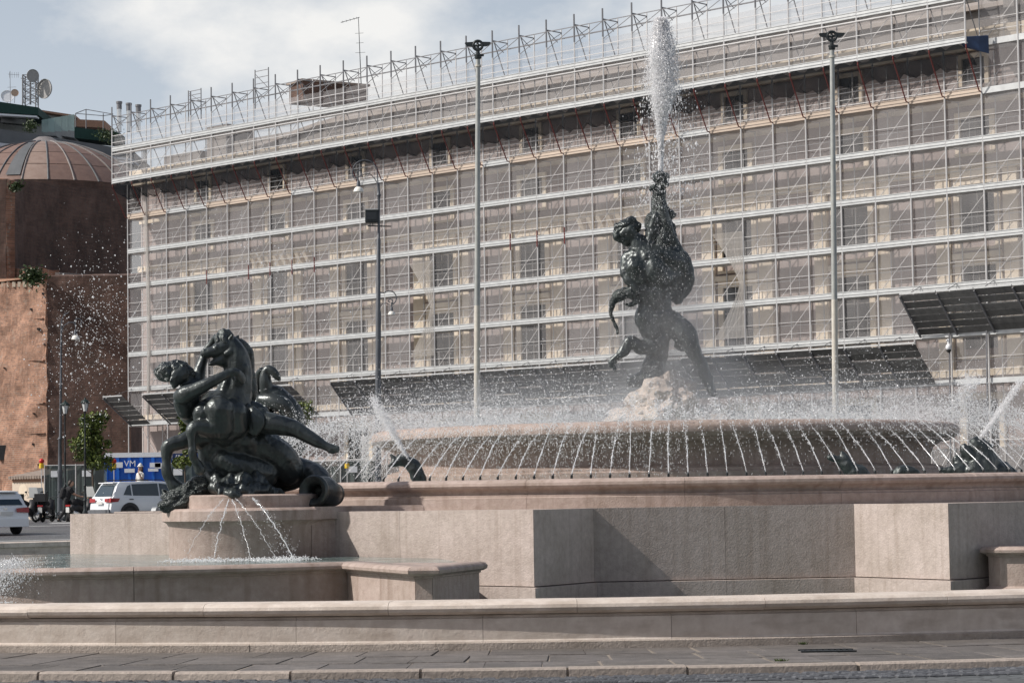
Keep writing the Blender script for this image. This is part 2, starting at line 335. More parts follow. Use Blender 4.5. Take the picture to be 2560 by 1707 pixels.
def net_mat(name, cover, col):
    m = bpy.data.materials.new(name); m.use_nodes = True; t = m.node_tree; t.nodes.clear(); l = t.links.new
    o = t.nodes.new('ShaderNodeOutputMaterial'); mx = t.nodes.new('ShaderNodeMixShader'); tr = t.nodes.new('ShaderNodeBsdfTransparent')
    d = t.nodes.new('ShaderNodeBsdfDiffuse'); tl = t.nodes.new('ShaderNodeBsdfTranslucent'); m2 = t.nodes.new('ShaderNodeMixShader')
    d.inputs['Color'].default_value = (*col, 1); tl.inputs['Color'].default_value = (*col, 1); m2.inputs['Fac'].default_value = .3
    geo = t.nodes.new('ShaderNodeNewGeometry'); n = t.nodes.new('ShaderNodeTexNoise'); n.inputs['Scale'].default_value = .5; n.inputs['Detail'].default_value = 6
    mpn = t.nodes.new('ShaderNodeMapping'); mpn.inputs['Scale'].default_value = (1.4, 1.4, .5); l(geo.outputs['Position'], mpn.inputs['Vector'])
    l(mpn.outputs['Vector'], n.inputs['Vector'])
    mr = t.nodes.new('ShaderNodeMapRange'); mr.inputs['From Min'].default_value = .3; mr.inputs['From Max'].default_value = .7
    mr.inputs['To Min'].default_value = cover*.82; mr.inputs['To Max'].default_value = cover*1.18; l(n.outputs['Fac'], mr.inputs['Value'])
    oi = t.nodes.new('ShaderNodeObjectInfo'); om = t.nodes.new('ShaderNodeMapRange'); om.inputs['To Min'].default_value = .8; om.inputs['To Max'].default_value = 1.2; l(oi.outputs['Random'], om.inputs['Value'])
    mu = t.nodes.new('ShaderNodeMath'); mu.operation = 'MULTIPLY'; l(mr.outputs['Result'], mu.inputs[0]); l(om.outputs['Result'], mu.inputs[1])
    l(d.outputs[0], m2.inputs[1]); l(tl.outputs[0], m2.inputs[2]); l(mu.outputs[0], mx.inputs['Fac'])
    l(tr.outputs[0], mx.inputs[1]); l(m2.outputs[0], mx.inputs[2]); l(mx.outputs[0], o.inputs['Surface'])
    return m
M['net'] = net_mat('scaffold_netting', .29, (.54, .53, .535))
M['net_fold'] = net_mat('gathered_netting', .42, (.60, .57, .54))
M['tarp'] = net_mat('dark_slung_netting', .62, (.035, .045, .055))  # slung sheet, toned dark to deepen the shadow below the upper deck
M['mesh_fence'] = net_mat('fence_mesh_sheet', .8, (.12, .15, .145))
M['glass_clear'] = net_mat('balustrade_glass', .55, (.45, .58, .56))

def water_drop_mat(name, col, alpha):
    m = bpy.data.materials.new(name); m.use_nodes = True; t = m.node_tree; t.nodes.clear(); l = t.links.new
    o = t.nodes.new('ShaderNodeOutputMaterial'); mx = t.nodes.new('ShaderNodeMixShader'); tr = t.nodes.new('ShaderNodeBsdfTransparent'); m2 = t.nodes.new('ShaderNodeMixShader'); m3 = t.nodes.new('ShaderNodeMixShader')
    d = t.nodes.new('ShaderNodeBsdfDiffuse'); tl = t.nodes.new('ShaderNodeBsdfTranslucent'); gl_ = t.nodes.new('ShaderNodeBsdfGlossy'); gl_.inputs['Roughness'].default_value = .15
    d.inputs['Color'].default_value = (*col, 1); tl.inputs['Color'].default_value = (*col, 1); m2.inputs['Fac'].default_value = .5; m3.inputs['Fac'].default_value = .12
    geo = t.nodes.new('ShaderNodeNewGeometry'); n = t.nodes.new('ShaderNodeTexNoise'); n.inputs['Scale'].default_value = 3; l(geo.outputs['Position'], n.inputs['Vector'])
    mr = t.nodes.new('ShaderNodeMapRange'); mr.inputs['To Min'].default_value = alpha*.6; mr.inputs['To Max'].default_value = min(1, alpha*1.3); l(n.outputs['Fac'], mr.inputs['Value']); l(mr.outputs['Result'], mx.inputs['Fac'])
    l(d.outputs[0], m2.inputs[1]); l(tl.outputs[0], m2.inputs[2]); l(m2.outputs[0], m3.inputs[1]); l(gl_.outputs[0], m3.inputs[2]); l(tr.outputs[0], mx.inputs[1]); l(m3.outputs[0], mx.inputs[2]); l(mx.outputs[0], o.inputs['Surface'])
    return m
M['drop'] = water_drop_mat('white_water_drops', (.97, .97, .98), .7)
M['stream'] = water_drop_mat('falling_water_stream', (.92, .94, .96), .6)
def pool_mat(name, col):
    m = bpy.data.materials.new(name); m.use_nodes = True; t = m.node_tree; b = t.nodes['Principled BSDF']; l = t.links.new
    b.inputs['Base Color'].default_value = (*col, 1); b.inputs['Roughness'].default_value = .08; b.inputs['IOR'].default_value = 1.33
    geo = t.nodes.new('ShaderNodeNewGeometry'); n = t.nodes.new('ShaderNodeTexNoise'); n.inputs['Scale'].default_value = 5; n.inputs['Detail'].default_value = 5
    l(geo.outputs['Position'], n.inputs['Vector'])
    bp = t.nodes.new('ShaderNodeBump'); bp.inputs['Strength'].default_value = .8; bp.inputs['Distance'].default_value = .05
    l(n.outputs['Fac'], bp.inputs['Height']); l(bp.outputs['Normal'], b.inputs['Normal'])
    n2 = t.nodes.new('ShaderNodeTexNoise'); n2.inputs['Scale'].default_value = 2.2; n2.inputs['Detail'].default_value = 8; l(geo.outputs['Position'], n2.inputs['Vector'])
    r = t.nodes.new('ShaderNodeValToRGB'); r.color_ramp.elements[0].color = (*col, 1); r.color_ramp.elements[0].position = .5
    r.color_ramp.elements[1].color = (.42, .50, .48, 1); r.color_ramp.elements[1].position = .72
    l(n2.outputs['Fac'], r.inputs['Fac']); l(r.outputs['Color'], b.inputs['Base Color'])
    return m
M['pool'] = pool_mat('pool_water', (.12, .17, .16))
# ============================================================ ground
def ground_mat():
    m = bpy.data.materials.new('cobbled_road'); m.use_nodes = True; t = m.node_tree; b = t.nodes['Principled BSDF']; l = t.links.new
    b.inputs['Roughness'].default_value = .6
    geo = t.nodes.new('ShaderNodeNewGeometry')
    v = t.nodes.new('ShaderNodeTexVoronoi'); v.inputs['Scale'].default_value = 7.5; v.feature = 'DISTANCE_TO_EDGE'; l(geo.outputs['Position'], v.inputs['Vector'])
    r = t.nodes.new('ShaderNodeValToRGB'); r.color_ramp.elements[0].position = .02; r.color_ramp.elements[1].position = .09
    r.color_ramp.elements[0].color = (.035, .032, .03, 1); r.color_ramp.elements[1].color = (.11, .112, .12, 1); l(v.outputs['Distance'], r.inputs['Fac'])
    n = t.nodes.new('ShaderNodeTexNoise'); n.inputs['Scale'].default_value = .35; n.inputs['Detail'].default_value = 9; l(geo.outputs['Position'], n.inputs['Vector'])
    mx = t.nodes.new('ShaderNodeMixRGB'); mx.blend_type = 'OVERLAY'; mx.inputs['Fac'].default_value = .6; l(r.outputs['Color'], mx.inputs['Color1']); l(n.outputs['Color'], mx.inputs['Color2'])
    hs = t.nodes.new('ShaderNodeHueSaturation'); hs.inputs['Saturation'].default_value = .25; l(mx.outputs['Color'], hs.inputs['Color'])
    l(hs.outputs['Color'], b.inputs['Base Color'])
    bp = t.nodes.new('ShaderNodeBump'); bp.inputs['Strength'].default_value = .6; bp.inputs['Distance'].default_value = .02; l(v.outputs['Distance'], bp.inputs['Height']); l(bp.outputs['Normal'], b.inputs['Normal'])
    return m
M['ground'] = ground_mat()
ROAD_Z = -.07
prof = [(-60, ROAD_Z), (62, ROAD_Z), (80, .24), (100, .46), (130, .50), (2500, .5)]
vv, ff = [], []
for i, (y, z) in enumerate(prof):
    vv += [(-1500, y, z), (1500, y, z)]
    if i: ff.append((2*i-2, 2*i-1, 2*i+1, 2*i))
setp(mobj('road', vv, ff, M['ground']), kind='structure')

# ============================================================ pavement round the basin
CO = Vector((.3, 40.35, 0)); RO = 19.5           # outer basin
A0 = -math.pi/2
def polar(c, r, a, z=0.): return Vector((c.x + r*math.cos(a), c.y + r*math.sin(a), z))
g = G(); g.lathe([(RO-.3, -.01), (RO+2.22, -.007), (RO+2.22, ROAD_Z-.02)], CO, 180)
pav = setp(g.obj('pavement', M['joint'], origin=CO), kind='structure')
slab_n = 0
for r0, r1 in ((RO+.005, RO+.74), (RO+.755, RO+1.49), (RO+1.505, RO+2.215)):
    a = A0 - .36
    while a < A0 + .36:
        w = random.uniform(.38, .82)/r0; gap = .008/r0
        n = 3; g = G(); dz = random.uniform(-.004, .004); j = lambda: random.uniform(-.0007, .0007)
        lo = [polar(CO, r0, a+gap+j(), -.016), polar(CO, r0, a+w-gap+j(), -.016), polar(CO, r1, a+w-gap+j(), -.016), polar(CO, r1, a+gap+j(), -.016)]
        ctr = sum(lo, Vector())/4
        hi = [Vector((p.x, p.y, dz)) + (ctr-p)*.012 for p in lo]
        for h_ in hi: h_.z = dz + random.uniform(-.0015, .0015)
        g.hexa(lo, hi); g.obj('paving_stone', M['slab'], pav); a += w; slab_n += 1
# kerb
kr0, kr1 = RO+2.225, RO+2.40
kerb = setp(G().lathe([(kr0+.01, -.02), (kr1-.015, -.02), (kr1-.015, -.1)], CO, 180).obj('kerb', M['joint'], origin=CO), kind='structure')
a = A0 - .36
while a < A0 + .36:
    w = random.uniform(.9, 1.5)/kr1; gap = random.uniform(.006, .016)/kr1; dz = random.uniform(-.006, .006)
    pr = [(kr0, -.06), (kr0, .002+dz), (kr1-.03, .004+dz), (kr1-.008, -.01+dz), (kr1+random.uniform(-.006, .01), ROAD_Z-.02)]
    G().lathe(pr, CO, 4, a+gap, a+w-gap, closed=True).obj('kerb_stone', M['kerb'], kerb); a += w
# sampietrini next to the kerb
cg = G(); s_ = .056
b4 = [(-s_, -s_, -.05), (s_, -s_, -.05), (s_, s_, -.05), (-s_, s_, -.05)]
m4 = [(-s_, -s_, .006), (s_, -s_, .006), (s_, s_, .006), (-s_, s_, .006)]
t4 = [(-s_*.72, -s_*.72, .017), (s_*.72, -s_*.72, .017), (s_*.72, s_*.72, .017), (-s_*.72, s_*.72, .017)]
cg.add(b4+m4+t4, [(0,1,5,4),(1,2,6,5),(2,3,7,6),(3,0,4,7),(4,5,9,8),(5,6,10,9),(6,7,11,10),(7,4,8,11),(8,9,10,11)])
cobble_me = cg.mesh('cobble', M['cobble'])
road = bpy.data.objects['road']
for row in range(5):
    rr = kr1 + .075 + row*.121
    na = 66; wdt = .124/rr
    for k in range(na):
        a = A0 - .187 + (k + .5*(row % 2))*wdt + random.uniform(-.1, .1)*wdt
        p = polar(CO, rr + random.uniform(-.006, .006), a, ROAD_Z + random.uniform(-.004, .004))
        inst('cobble', cobble_me, road, Matrix.Translation(p) @ Matrix.Rotation(a + random.uniform(-.08, .08), 4, 'Z'))
# small grate and weeds on the pavement
gp = P(2068, 1633, 19.95); gp.z = .004
gr = thing('drain_grate', 'small dark iron drain grate set in the pavement slabs', 'grate', gp)
gg = G()
for k in range(9): gg.box(gp + V3(-.2+.05*k, 0, .003), (.016, .10, .004))
for k in (-1, 1): gg.box(gp + V3(0, .11*k, .005), (.23, .012, .007))
gg.obj('grate_bars', M['iron'], gr)
G().box(gp + V3(0, 0, -.001), (.22, .12, .003)).obj('grate_well', M['iron_grey'], gr)

# ============================================================ the fountain
C = Vector((2.264, 36.0, 0))
ftn = thing('fountain', 'large round pink granite fountain with stepped basins and raised central bowl', 'fountain', C)
# --- outer basin wall of curved stones
nst = 74
for k in range(nst):
    da = 2*math.pi/nst; a0 = A0 + (k-nst/2)*da + .012; gap = .0018/RO
    front = abs((k+.5-nst/2)*da) < .9
    nn = 5
    jit = random.uniform(-.003, .003)
    cop = [(RO-.50, .30), (RO-.50, .40), (RO-.46, .42), (RO-.10, .422), (RO-.03, .412), (RO+.012, .388), (RO+.022, .36), (RO+.012, .332), (RO-.015, .312), (RO-.045, .305)]
    G().lathe(cop, CO + V3(0, 0, jit), nn, a0+gap, a0+da-gap, closed=True).obj('coping_stone', M['travertine'], ftn, smooth=False)
    G().lathe([(RO-.45, .06), (RO-.45, .30), (RO-.06, .30), (RO-.06, .278), (RO-.03, .27), (RO-.03, .085), (RO-.02, .07), (RO-.02, .06)], CO, nn, a0+gap+da*.5, a0+da-gap+da*.5, closed=True).obj('wall_stone', M['travertine'], ftn)
    G().lathe([(RO-.45, -.05), (RO-.45, .055), (RO-.02, .068), (RO+random.uniform(-.006, .006), .058), (RO, -.05)], CO, nn, a0+gap+da*.25, a0+da-gap+da*.25, closed=True).obj('plinth_stone', M['plinth'], ftn)
G().lathe([(RO-.44, -.04), (RO-.44, .299), (RO-.12, .299), (RO-.12, -.04)], CO, 120, closed=True).obj('wall_core', M['joint'], ftn)
setp(G().lathe([(6.0, .03), (RO-.4, .03)], CO, 120).obj('pool_water', M['pool'], ftn), kind=None)
# --- octagonal podium with four niches
PHI, A1, HN = .04097, 8.587, 2.404
HB, DEL = 1.60, 1.35
def loc2(ax, lat, dist):
    d = V3(math.sin(ax), -math.cos(ax), 0); e = V3(math.cos(ax), math.sin(ax), 0)
    return C + d*dist + e*lat
plan = []
for k in range(4):
    ax = PHI + k*math.pi/2
    plan += [loc2(ax, -HN, A1), loc2(ax, -HB-.02, A1-DEL+.13), loc2(ax, HB-.02, A1-DEL-.13), loc2(ax, HN, A1)]
plan = [(p.x, p.y) for p in plan]     # counter-clockwise
def offset(poly, t):
    n = len(poly); out = []
    for i in range(n):
        p0, p1, p2 = (Vector(poly[(i+q) % n]) for q in (-1, 0, 1))
        d1, d2 = (p1-p0).normalized(), (p2-p1).normalized()
        n1, n2 = Vector((d1.y, -d1.x)), Vector((d2.y, -d2.x))
        b = (n1+n2); b = b/ (b.length_squared) * 2
        out.append(tuple(p1 + b*t))
    return out
POD_T = 1.17
core = offset(plan, -.12)
G().prism(core, -.02, POD_T-.09).obj('podium_core', M['joint'], ftn)
def cladding(z0, z1, tin, tout, name, mt, splits, chamf=0.):
    pi, po = offset(plan, tin), offset(plan, tout); n = len(plan)
    for i in range(n):
        a_, b_, c_, d_ = Vector(pi[i]), Vector(pi[(i+1) % n]), Vector(po[(i+1) % n]), Vector(po[i])
        m_ = splits[i % 4]
        for q in range(m_):
            e = .0016/max(.3, (c_-d_).length); t0, t1 = q/m_ + e, (q+1)/m_ - e
            I0, I1, O0, O1 = a_.lerp(b_, t0), a_.lerp(b_, t1), d_.lerp(c_, t0), d_.lerp(c_, t1)
            up = [V3(*I0, z1), V3(*O0, z1-chamf), V3(*O1, z1-chamf), V3(*I1, z1)]
            G().hexa([V3(*I0, z0), V3(*O0, z0), V3(*O1, z0), V3(*I1, z0)], up).obj(name, mt, ftn)
cladding(.293, POD_T, -.12, 0., 'wall_panel', M['granite'], (1, 2, 1, 4))
cladding(-.02, .29, -.12, .045, 'podium_plinth_stone', M['granite'], (1, 2, 1, 4), .012)
cladding(POD_T-.096, POD_T-.004, -.5, -.124, 'podium_edge_stone', M['granite'], (1, 3, 1, 6))
G().prism(offset(plan, -.501), POD_T-.1, POD_T-.006).obj('podium_top', M['granite'], ftn)
# --- raised ring basin on the podium
RR = 6.90
ring = [(RR-.42, POD_T-.02), (RR-.42, 1.50), (RR-.36, 1.53), (RR-.10, 1.535), (RR-.02, 1.522), (RR+.03, 1.49), (RR+.035, 1.455), (RR+.015, 1.425), (RR-.03, 1.405), (RR-.05, 1.39), (RR-.06, 1.37), (RR-.06, 1.345), (RR-.02, 1.338), (RR-.02, 1.315), (RR+.0, 1.305), (RR+.0, POD_T-.02)]
nr = 22
for k in range(nr):
    da = 2*math.pi/nr; a0 = A0 + .06 + (k-.3)*da; gap = .0016/RR
    G().lathe(ring, C + V3(0, 0, random.uniform(-.003, .003)), 10, a0+gap, a0+da-gap, closed=True).obj('rim_stone', M['granite_red'], ftn)
G().lathe([(.2, 1.44), (RR-.41, 1.44)], C, 64).obj('basin_water', M['pool'], ftn)
# --- drum and bowl
drum = [(.3, 1.0), (4.22, 1.0), (4.22, 1.62), (4.18, 1.64), (4.18, 1.67), (4.08, 1.70), (3.95, 1.72)]
autosmooth(G().lathe(drum, C, 96).obj('drum', M['granite_red'], ftn))
bowl = [(3.9, 1.705), (4.0, 1.71), (4.0, 1.86), (4.04, 1.96), (4.14, 2.03), (4.28, 2.06), (4.28, 2.08), (4.36, 2.10), (4.42, 2.15), (4.43, 2.21), (4.40, 2.27), (4.32, 2.305), (4.15, 2.31), (4.0, 2.28), (3.4, 2.22), (1.5, 2.18), (.1, 2.16)]
autosmooth(G().lathe(bowl, C, 128).obj('bowl', M['granite_red'], ftn))
G().lathe([(.1, 2.262), (3.93, 2.262)], C, 64).obj('bowl_water', M['pool'], ftn)
# --- rock under the central figure
def rock_mesh(name, c, rx, ry, rz, seed, mt, parent, jag=.16):
    bm = bmesh.new(); bmesh.ops.create_icosphere(bm, subdivisions=5, radius=1)
    from mathutils import noise
    for v in bm.verts:
        p = v.co.copy(); k = noise.fractal(p*1.6 + Vector((seed, 0, 0)), 1., 2., 5) * jag
        st = math.floor((p.z*3.2 + .6*noise.noise(p*1.3))) * .05
        q = p*(1 + k + st*.35)
        v.co = Vector((q.x*rx, q.y*ry, q.z*rz)) + Vector(c)
    v = [x.co.copy() for x in bm.verts]; f = [tuple(w.index for w in q.verts) for q in bm.faces]; bm.free()
    return mobj(name, v, f, mt, parent)
rc = P(1660, 1010, 36)
rock_mesh('rock', (rc.x, 36, 2.55), .56, .62, .52, 3.1, M['rock'], ftn, .34)
rock_mesh('rock', (rc.x-.45, 36.4, 2.38), .5, .55, .26, 8.1, M['rock'], ftn, .22)
rock_mesh('rock', (rc.x+.55, 35.9, 2.32), .5, .5, .22, 5.1, M['rock'], ftn, .22)
# --- pedestals for the reclining groups (front left, back left)
def pedestal(ctr, back):
    ped = [(.2, -.02), (1.06, -.02), (1.06, .30), (1.0, .34), (1.0, 1.00), (1.03, 1.05), (1.085, 1.08), (1.085, 1.20), (1.05, 1.23), (.90, 1.235), (.90, 1.38), (.86, 1.40), (.1, 1.40)]
    autosmooth(G().lathe(ped, ctr, 64).obj('pedestal', M['granite_red'], ftn))
    # curved buttresses joining the pedestal to the podium wall
    ax = (ctr - C); ax.z = 0; ax.normalize(); lat = V3(-ax.y, ax.x, 0)
    for s in (-1, 1):
        g = G(); n = 8
        for (z0, z1, ex) in ((0, 1.08, 0.), (1.083, 1.235, .05)):
            lo = []
            for q in range(n+1):
                t = q/n; w = 1.0 + ex + .75*(t**2.4); dd = -.15 - 1.15*t
                lo.append(ctr + lat*s*w + ax*dd)
            base = lo + [ctr + lat*s*.2 + ax*(-1.3), ctr + lat*s*.2 + ax*(-.15)]
            if s < 0: base = base[::-1]
            g.prism([(p.x, p.y) for p in base][::-1] if s > 0 else [(p.x, p.y) for p in base][::-1], z0, z1)
        g.obj('pedestal_wing', M['granite_red'], ftn)
dg = V3(math.sin(PHI-math.pi/4), -math.cos(PHI-math.pi/4), 0)
dg2 = V3(math.sin(PHI-3*math.pi/4), -math.cos(PHI-3*math.pi/4), 0)
APO = (A1+HN)/math.sqrt(2)
PED1 = C + dg*(APO+.5); PED2 = C + dg2*(APO+.5)
pedestal(PED1, 0); pedestal(PED2, 0)
# --- lobed pool in front of the left group, and its neighbour on the right
def pool(path, wz, name='pool'):
    """path: outer plan points front-to-wall; wall with plinth, groove and rounded coping"""
    n = len(path)
    prof = [(-.30, .0), (-.30, .62), (-.24, .655), (.0, .66), (.05, .648), (.075, .62), (.07, .59), (.03, .57), (.0, .565), (0., .545), (-.02, .54), (-.02, .20), (.02, .17), (.03, .165), (.03, .0)]
    nor = []
    for i in range(n):
        p0, p1, p2 = path[max(i-1, 0)], path[i], path[min(i+1, n-1)]
        d1 = (p1-p0).normalized() if i else (p2-p1).normalized(); d2 = (p2-p1).normalized() if i < n-1 else d1
        n1, n2 = V3(d1.y, -d1.x, 0), V3(d2.y, -d2.x, 0); b = n1+n2; nor.append(b/b.length_squared*2)
    # group path into stones
    return prof, nor
def pool_walls(path, breaks):
    prof, nor = pool(path, 0)
    for a_, b_ in zip(breaks[:-1], breaks[1:]):
        for lo, hi, nm, mt in ((0.0, .30, 'pool_plinth_stone', M['granite_red']), (.30, 1., 'pool_wall_stone', M['granite_red'])):
            pass
        pts = list(range(a_, b_+1)); m = len(prof); g = G(); vv = []
        for q, i in enumerate(pts):
            base = path[i].copy()
            if q == 0 and a_ != 0: base = base + (path[i+1]-path[i]).normalized()*.003
            if q == len(pts)-1 and b_ != len(path)-1: base = base - (path[i]-path[i-1]).normalized()*.003
            vv += [base + nor[i]*r + V3(0, 0, z) for r, z in prof]
        ff = []
        for q in range(len(pts)-1):
            for w in range(m):
                w2 = (w+1) % m; ff.append((q*m+w, (q+1)*m+w, (q+1)*m+w2, q*m+w2))
        ff += [tuple(range(m-1, -1, -1)), tuple((len(pts)-1)*m+w for w in range(m))]
        g.add(vv, ff); autosmooth(g.obj('pool_wall_stone', M['granite_red'], ftn), 35)
PC, PR = V3(-4.55, 29.95, 0), 5.25
arc = []
aE = math.atan2(25.15-PC.y, -1.62-PC.x)
for q in range(41):
    a = aE - (aE + math.pi*1.02)*(40-q)/40
    arc.append(PC + V3(math.cos(a)*PR, math.sin(a)*PR, 0))
path1 = [arc[0] + V3(.6, 2.2, 0)] + arc + [V3(-1.0, 23.35, 0), V3(-.80, 23.35, 0), V3(-.36, 24.84, 0)]
pool_walls(path1, [0, 1, 9, 17, 25, 33, 41, 42, 43, 44])
G().prism([(-1.62, 25.15), (-1.04, 23.55), (-.84, 23.55), (-.42, 24.8), (-1.1, 25.5)][::1], -.02, .64).obj('pool_block', M['granite_red'], ftn)
G().prism([(-.40, 24.8), (-.9, 27.9), (-1.25, 27.9), (-1.2, 25.4)], -.02, .6).obj('pool_sill', M['granite_red'], ftn)
g = G(); wp = [p + V3(0, 0, .615) for p in path1] + [V3(-.9, 27.9, .615), V3(-3.0, 30.6, .615), V3(-6.0, 33.4, .615)]
g.add(wp, [tuple(range(len(wp)))]); bmw = g.obj('pool_water', M['pool'], ftn)
path2 = [V3(5.85, 28.7, 0), V3(5.52, 27.9, 0), V3(5.62, 27.68, 0), V3(5.9, 27.55, 0), V3(7.5, 27.3, 0), V3(10., 27.3, 0), V3(13, 29, 0)]
pool_walls(path2, [0, 1, 4, 5, 6])
wp = [p + V3(0, 0, .615) for p in path2] + [V3(9.5, 32.5, .615)]
g = G(); g.add(wp, [tuple(range(len(wp)))]); g.obj('pool_water', M['pool'], ftn)
# --- nozzles on the ring rim
nz = G(); nz.bar((0, 0, -.02), (0, 0, .035), .016, 6); nz.bar((0, 0, .03), (-.03, 0, .06), .011, 6); nzm = nz.mesh('nozzle', M['iron'])
NJ = 176; JETS = []
for k in range(NJ):
    a = A0 + 2*math.pi*(k+.5)/NJ; p = polar(C, RR-.16, a, 1.535)
    inst('nozzle', nzm, ftn, Matrix.Translation(p) @ Matrix.Rotation(a, 4, 'Z')); JETS.append((a, p))

for px, py, D, lb in ((2008, 1617, 20.95, 'tiny weed tuft at the foot of the fountain wall near the drain grate'), (1955, 1664, 18.9, 'tiny weed tuft in the kerb joint below the drain grate')):
    p = P(px, py, D); p.z = max(p.z, 0.) if D > 18.5 else ROAD_Z+.02; th = thing('weed_tuft', lb, 'weed', p, 'weeds in the pavement'); vv, ff = [], []
    for q in range(26):
        a = random.uniform(0, 6.28); r_ = random.uniform(0, .05); L_ = random.uniform(.012, .03); c_ = p + V3(r_*math.cos(a), r_*.5*math.sin(a), 0); d_ = V3(math.cos(a)*.02, math.sin(a)*.02, L_); n = len(vv); vv += [c_ - V3(.006, 0, 0), c_ + V3(.006, 0, 0), c_ + d_]; ff.append((n, n+1, n+2))
    setp(mobj('leaf_blades', vv, ff, M['weed'], th), kind='stuff')
# ============================================================ scaffolded palace
FP0 = V3(-22.236, 137.12, 0); AL = .7569
FU = V3(math.cos(AL), -math.sin(AL), 0); FN = V3(-math.sin(AL), -math.cos(AL), 0)
BAY, Z0D = 1.8, 5.678
def F(s, o, z): q = FP0 + FU*s + FN*o; return V3(q.x, q.y, z)
FM = Matrix(((FU.x, -FN.x, 0, 0), (FU.y, -FN.y, 0, 0), (0, 0, 1, 0), (0, 0, 0, 1)))   # local x along, y inward, z up
def FT(s, o, z): return Matrix.Translation(F(s, o, z)) @ FM
NB = 35
def fbox(g, s0, s1, o0, o1, z0, z1):
    g.hexa([F(s0, o1, z0), F(s1, o1, z0), F(s1, o0, z0), F(s0, o0, z0)], [F(s0, o1, z1), F(s1, o1, z1), F(s1, o0, z1), F(s0, o0, z1)])
SE = NB*BAY
# ---------------- building
pal = thing('palace', 'long pink and cream palace standing behind the netted scaffolding', 'building', F(SE/2, -6, .25))
WO = -1.35
g = G(); fbox(g, -.5, SE+4, -14, WO, .2, 20.6); g.obj('wall', M['plaster'], pal)
g = G(); fbox(g, -1., SE+4, -2.2, WO+.45, 20.05, 20.6); fbox(g, -1., SE+4, WO-.3, WO+.3, 19.75, 20.05); g.obj('cornice', M['stucco'], pal)
g = G(); fbox(g, 6.5, SE+4, -9, -2.6, 20.62, 21.7); g.obj('attic', M['attic'], pal)
g = G(); fbox(g, -.4, 3.0, -7, -3.0, 20.62, 21.6); fbox(g, 3.6, 5.4, -5, -3.0, 20.62, 22.9); g.obj('roof_turret', M['attic'], pal)
g = G(); g.hexa([F(5.6, -2.3, 20.7), F(14, -2.3, 21.72), F(14, -9, 22.9), F(5.6, -9, 20.9)], [F(5.6, -2.3, 20.9), F(14, -2.3, 21.9), F(14, -6, 23.0), F(5.6, -6, 21.3)])
g.hexa([F(14.003, -2.3, 21.72), F(SE+4, -2.3, 21.72), F(SE+4, -9, 21.72), F(14.003, -9, 21.72)], [F(14.003, -2.3, 21.9), F(SE+4, -2.3, 21.9), F(SE+4, -6., 23.1), F(14.003, -6., 23.1)]); g.obj('roof', M['roof_slope'], pal)
# corner wing rising at the right end
g = G(); fbox(g, 32.2*BAY, SE+4, -8, -1.3, 20.61, 27.5); g.obj('corner_wing', M['attic'], pal)
g = G(); fbox(g, 32.1*BAY, SE+4, -8, -.9, 26.2, 26.8); g.obj('wing_cornice', M['sign_white'], pal)
wins = [3.9+3.55*k - .95 for k in range(9)]
fr = G(); fr.box((0, 0, 0), (.62, .04, 1.), None)
def window(parent, i, zc, hw, hh, frame=.16, hood=False):
    s = i*BAY; g = G(); fbox(g, s-hw, s+hw, WO-.4, WO+.012, zc-hh, zc+hh); w = g.obj('window', M['window_dark'], parent)
    g = G(); z0, z1 = zc-hh, zc+hh
    fbox(g, s-hw-frame, s-hw-.002, WO-.02, WO+.11, z0-frame, z1+frame); fbox(g, s+hw+.002, s+hw+frame, WO-.02, WO+.11, z0-frame, z1+frame)
    fbox(g, s-hw-.001, s+hw+.001, WO-.02, WO+.112, z1+.002, z1+frame); fbox(g, s-hw-.25, s+hw+.25, WO-.02, WO+.17, z0-frame-.12, z0-frame-.002)
    if hood: fbox(g, s-hw-.35, s+hw+.35, WO-.02, WO+.26, z1+frame+.01, z1+frame+.24)
    g.obj('window_frame', M['stucco'], w)
    g = G(); fbox(g, s-.03, s+.03, WO-.0, WO+.04, z0, z1); fbox(g, s-hw, s+hw, WO-.0, WO+.035, zc+hh*.3, zc+hh*.3+.07); g.obj('glazing_bar', M['shutter'], w)
for i in wins:
    window(pal, i, 8.9, .85, 1.75, .3, True); window(pal, i, 12.9, .85, 1.2, .28, True); window(pal, i, 16.3, .72, .62, .26); window(pal, i, 18.9, .55, .55, .2)
    window(pal, i, 3.0, .8, 2.0, .3)
for k, i in enumerate(wins):
    for dd in (-.92, .92):
        g = G(); fbox(g, (i+dd)*BAY-.36, (i+dd)*BAY+.36, WO-.05, WO+.16, 6.3, 14.6); g.obj('pilaster', M['stucco'], pal)
for z0, z1, d in ((6.0, 6.3, .22), (14.61, 14.95, .26), (17.45, 17.65, .14)):
    g = G(); fbox(g, -.5, SE+4, WO-.05, WO+d, z0, z1); g.obj('string_course', M['stucco'], pal)
for a_, b_ in ((5.5, 8.4), (19.0, 22.3)):
    n = int((b_-a_)*BAY/.62)
    for q in range(n):
        g = G(); s = a_*BAY + q*.62; g.hexa([F(s, WO+.1, 13.9), F(s+.26, WO+.1, 13.9), F(s+.26, WO-.05, 13.9), F(s, WO-.05, 13.9)], [F(s, WO+.55, 14.6), F(s+.26, WO+.55, 14.6), F(s+.26, WO-.05, 14.6), F(s, WO-.05, 14.6)]); g.obj('corbel', M['stucco'], pal)
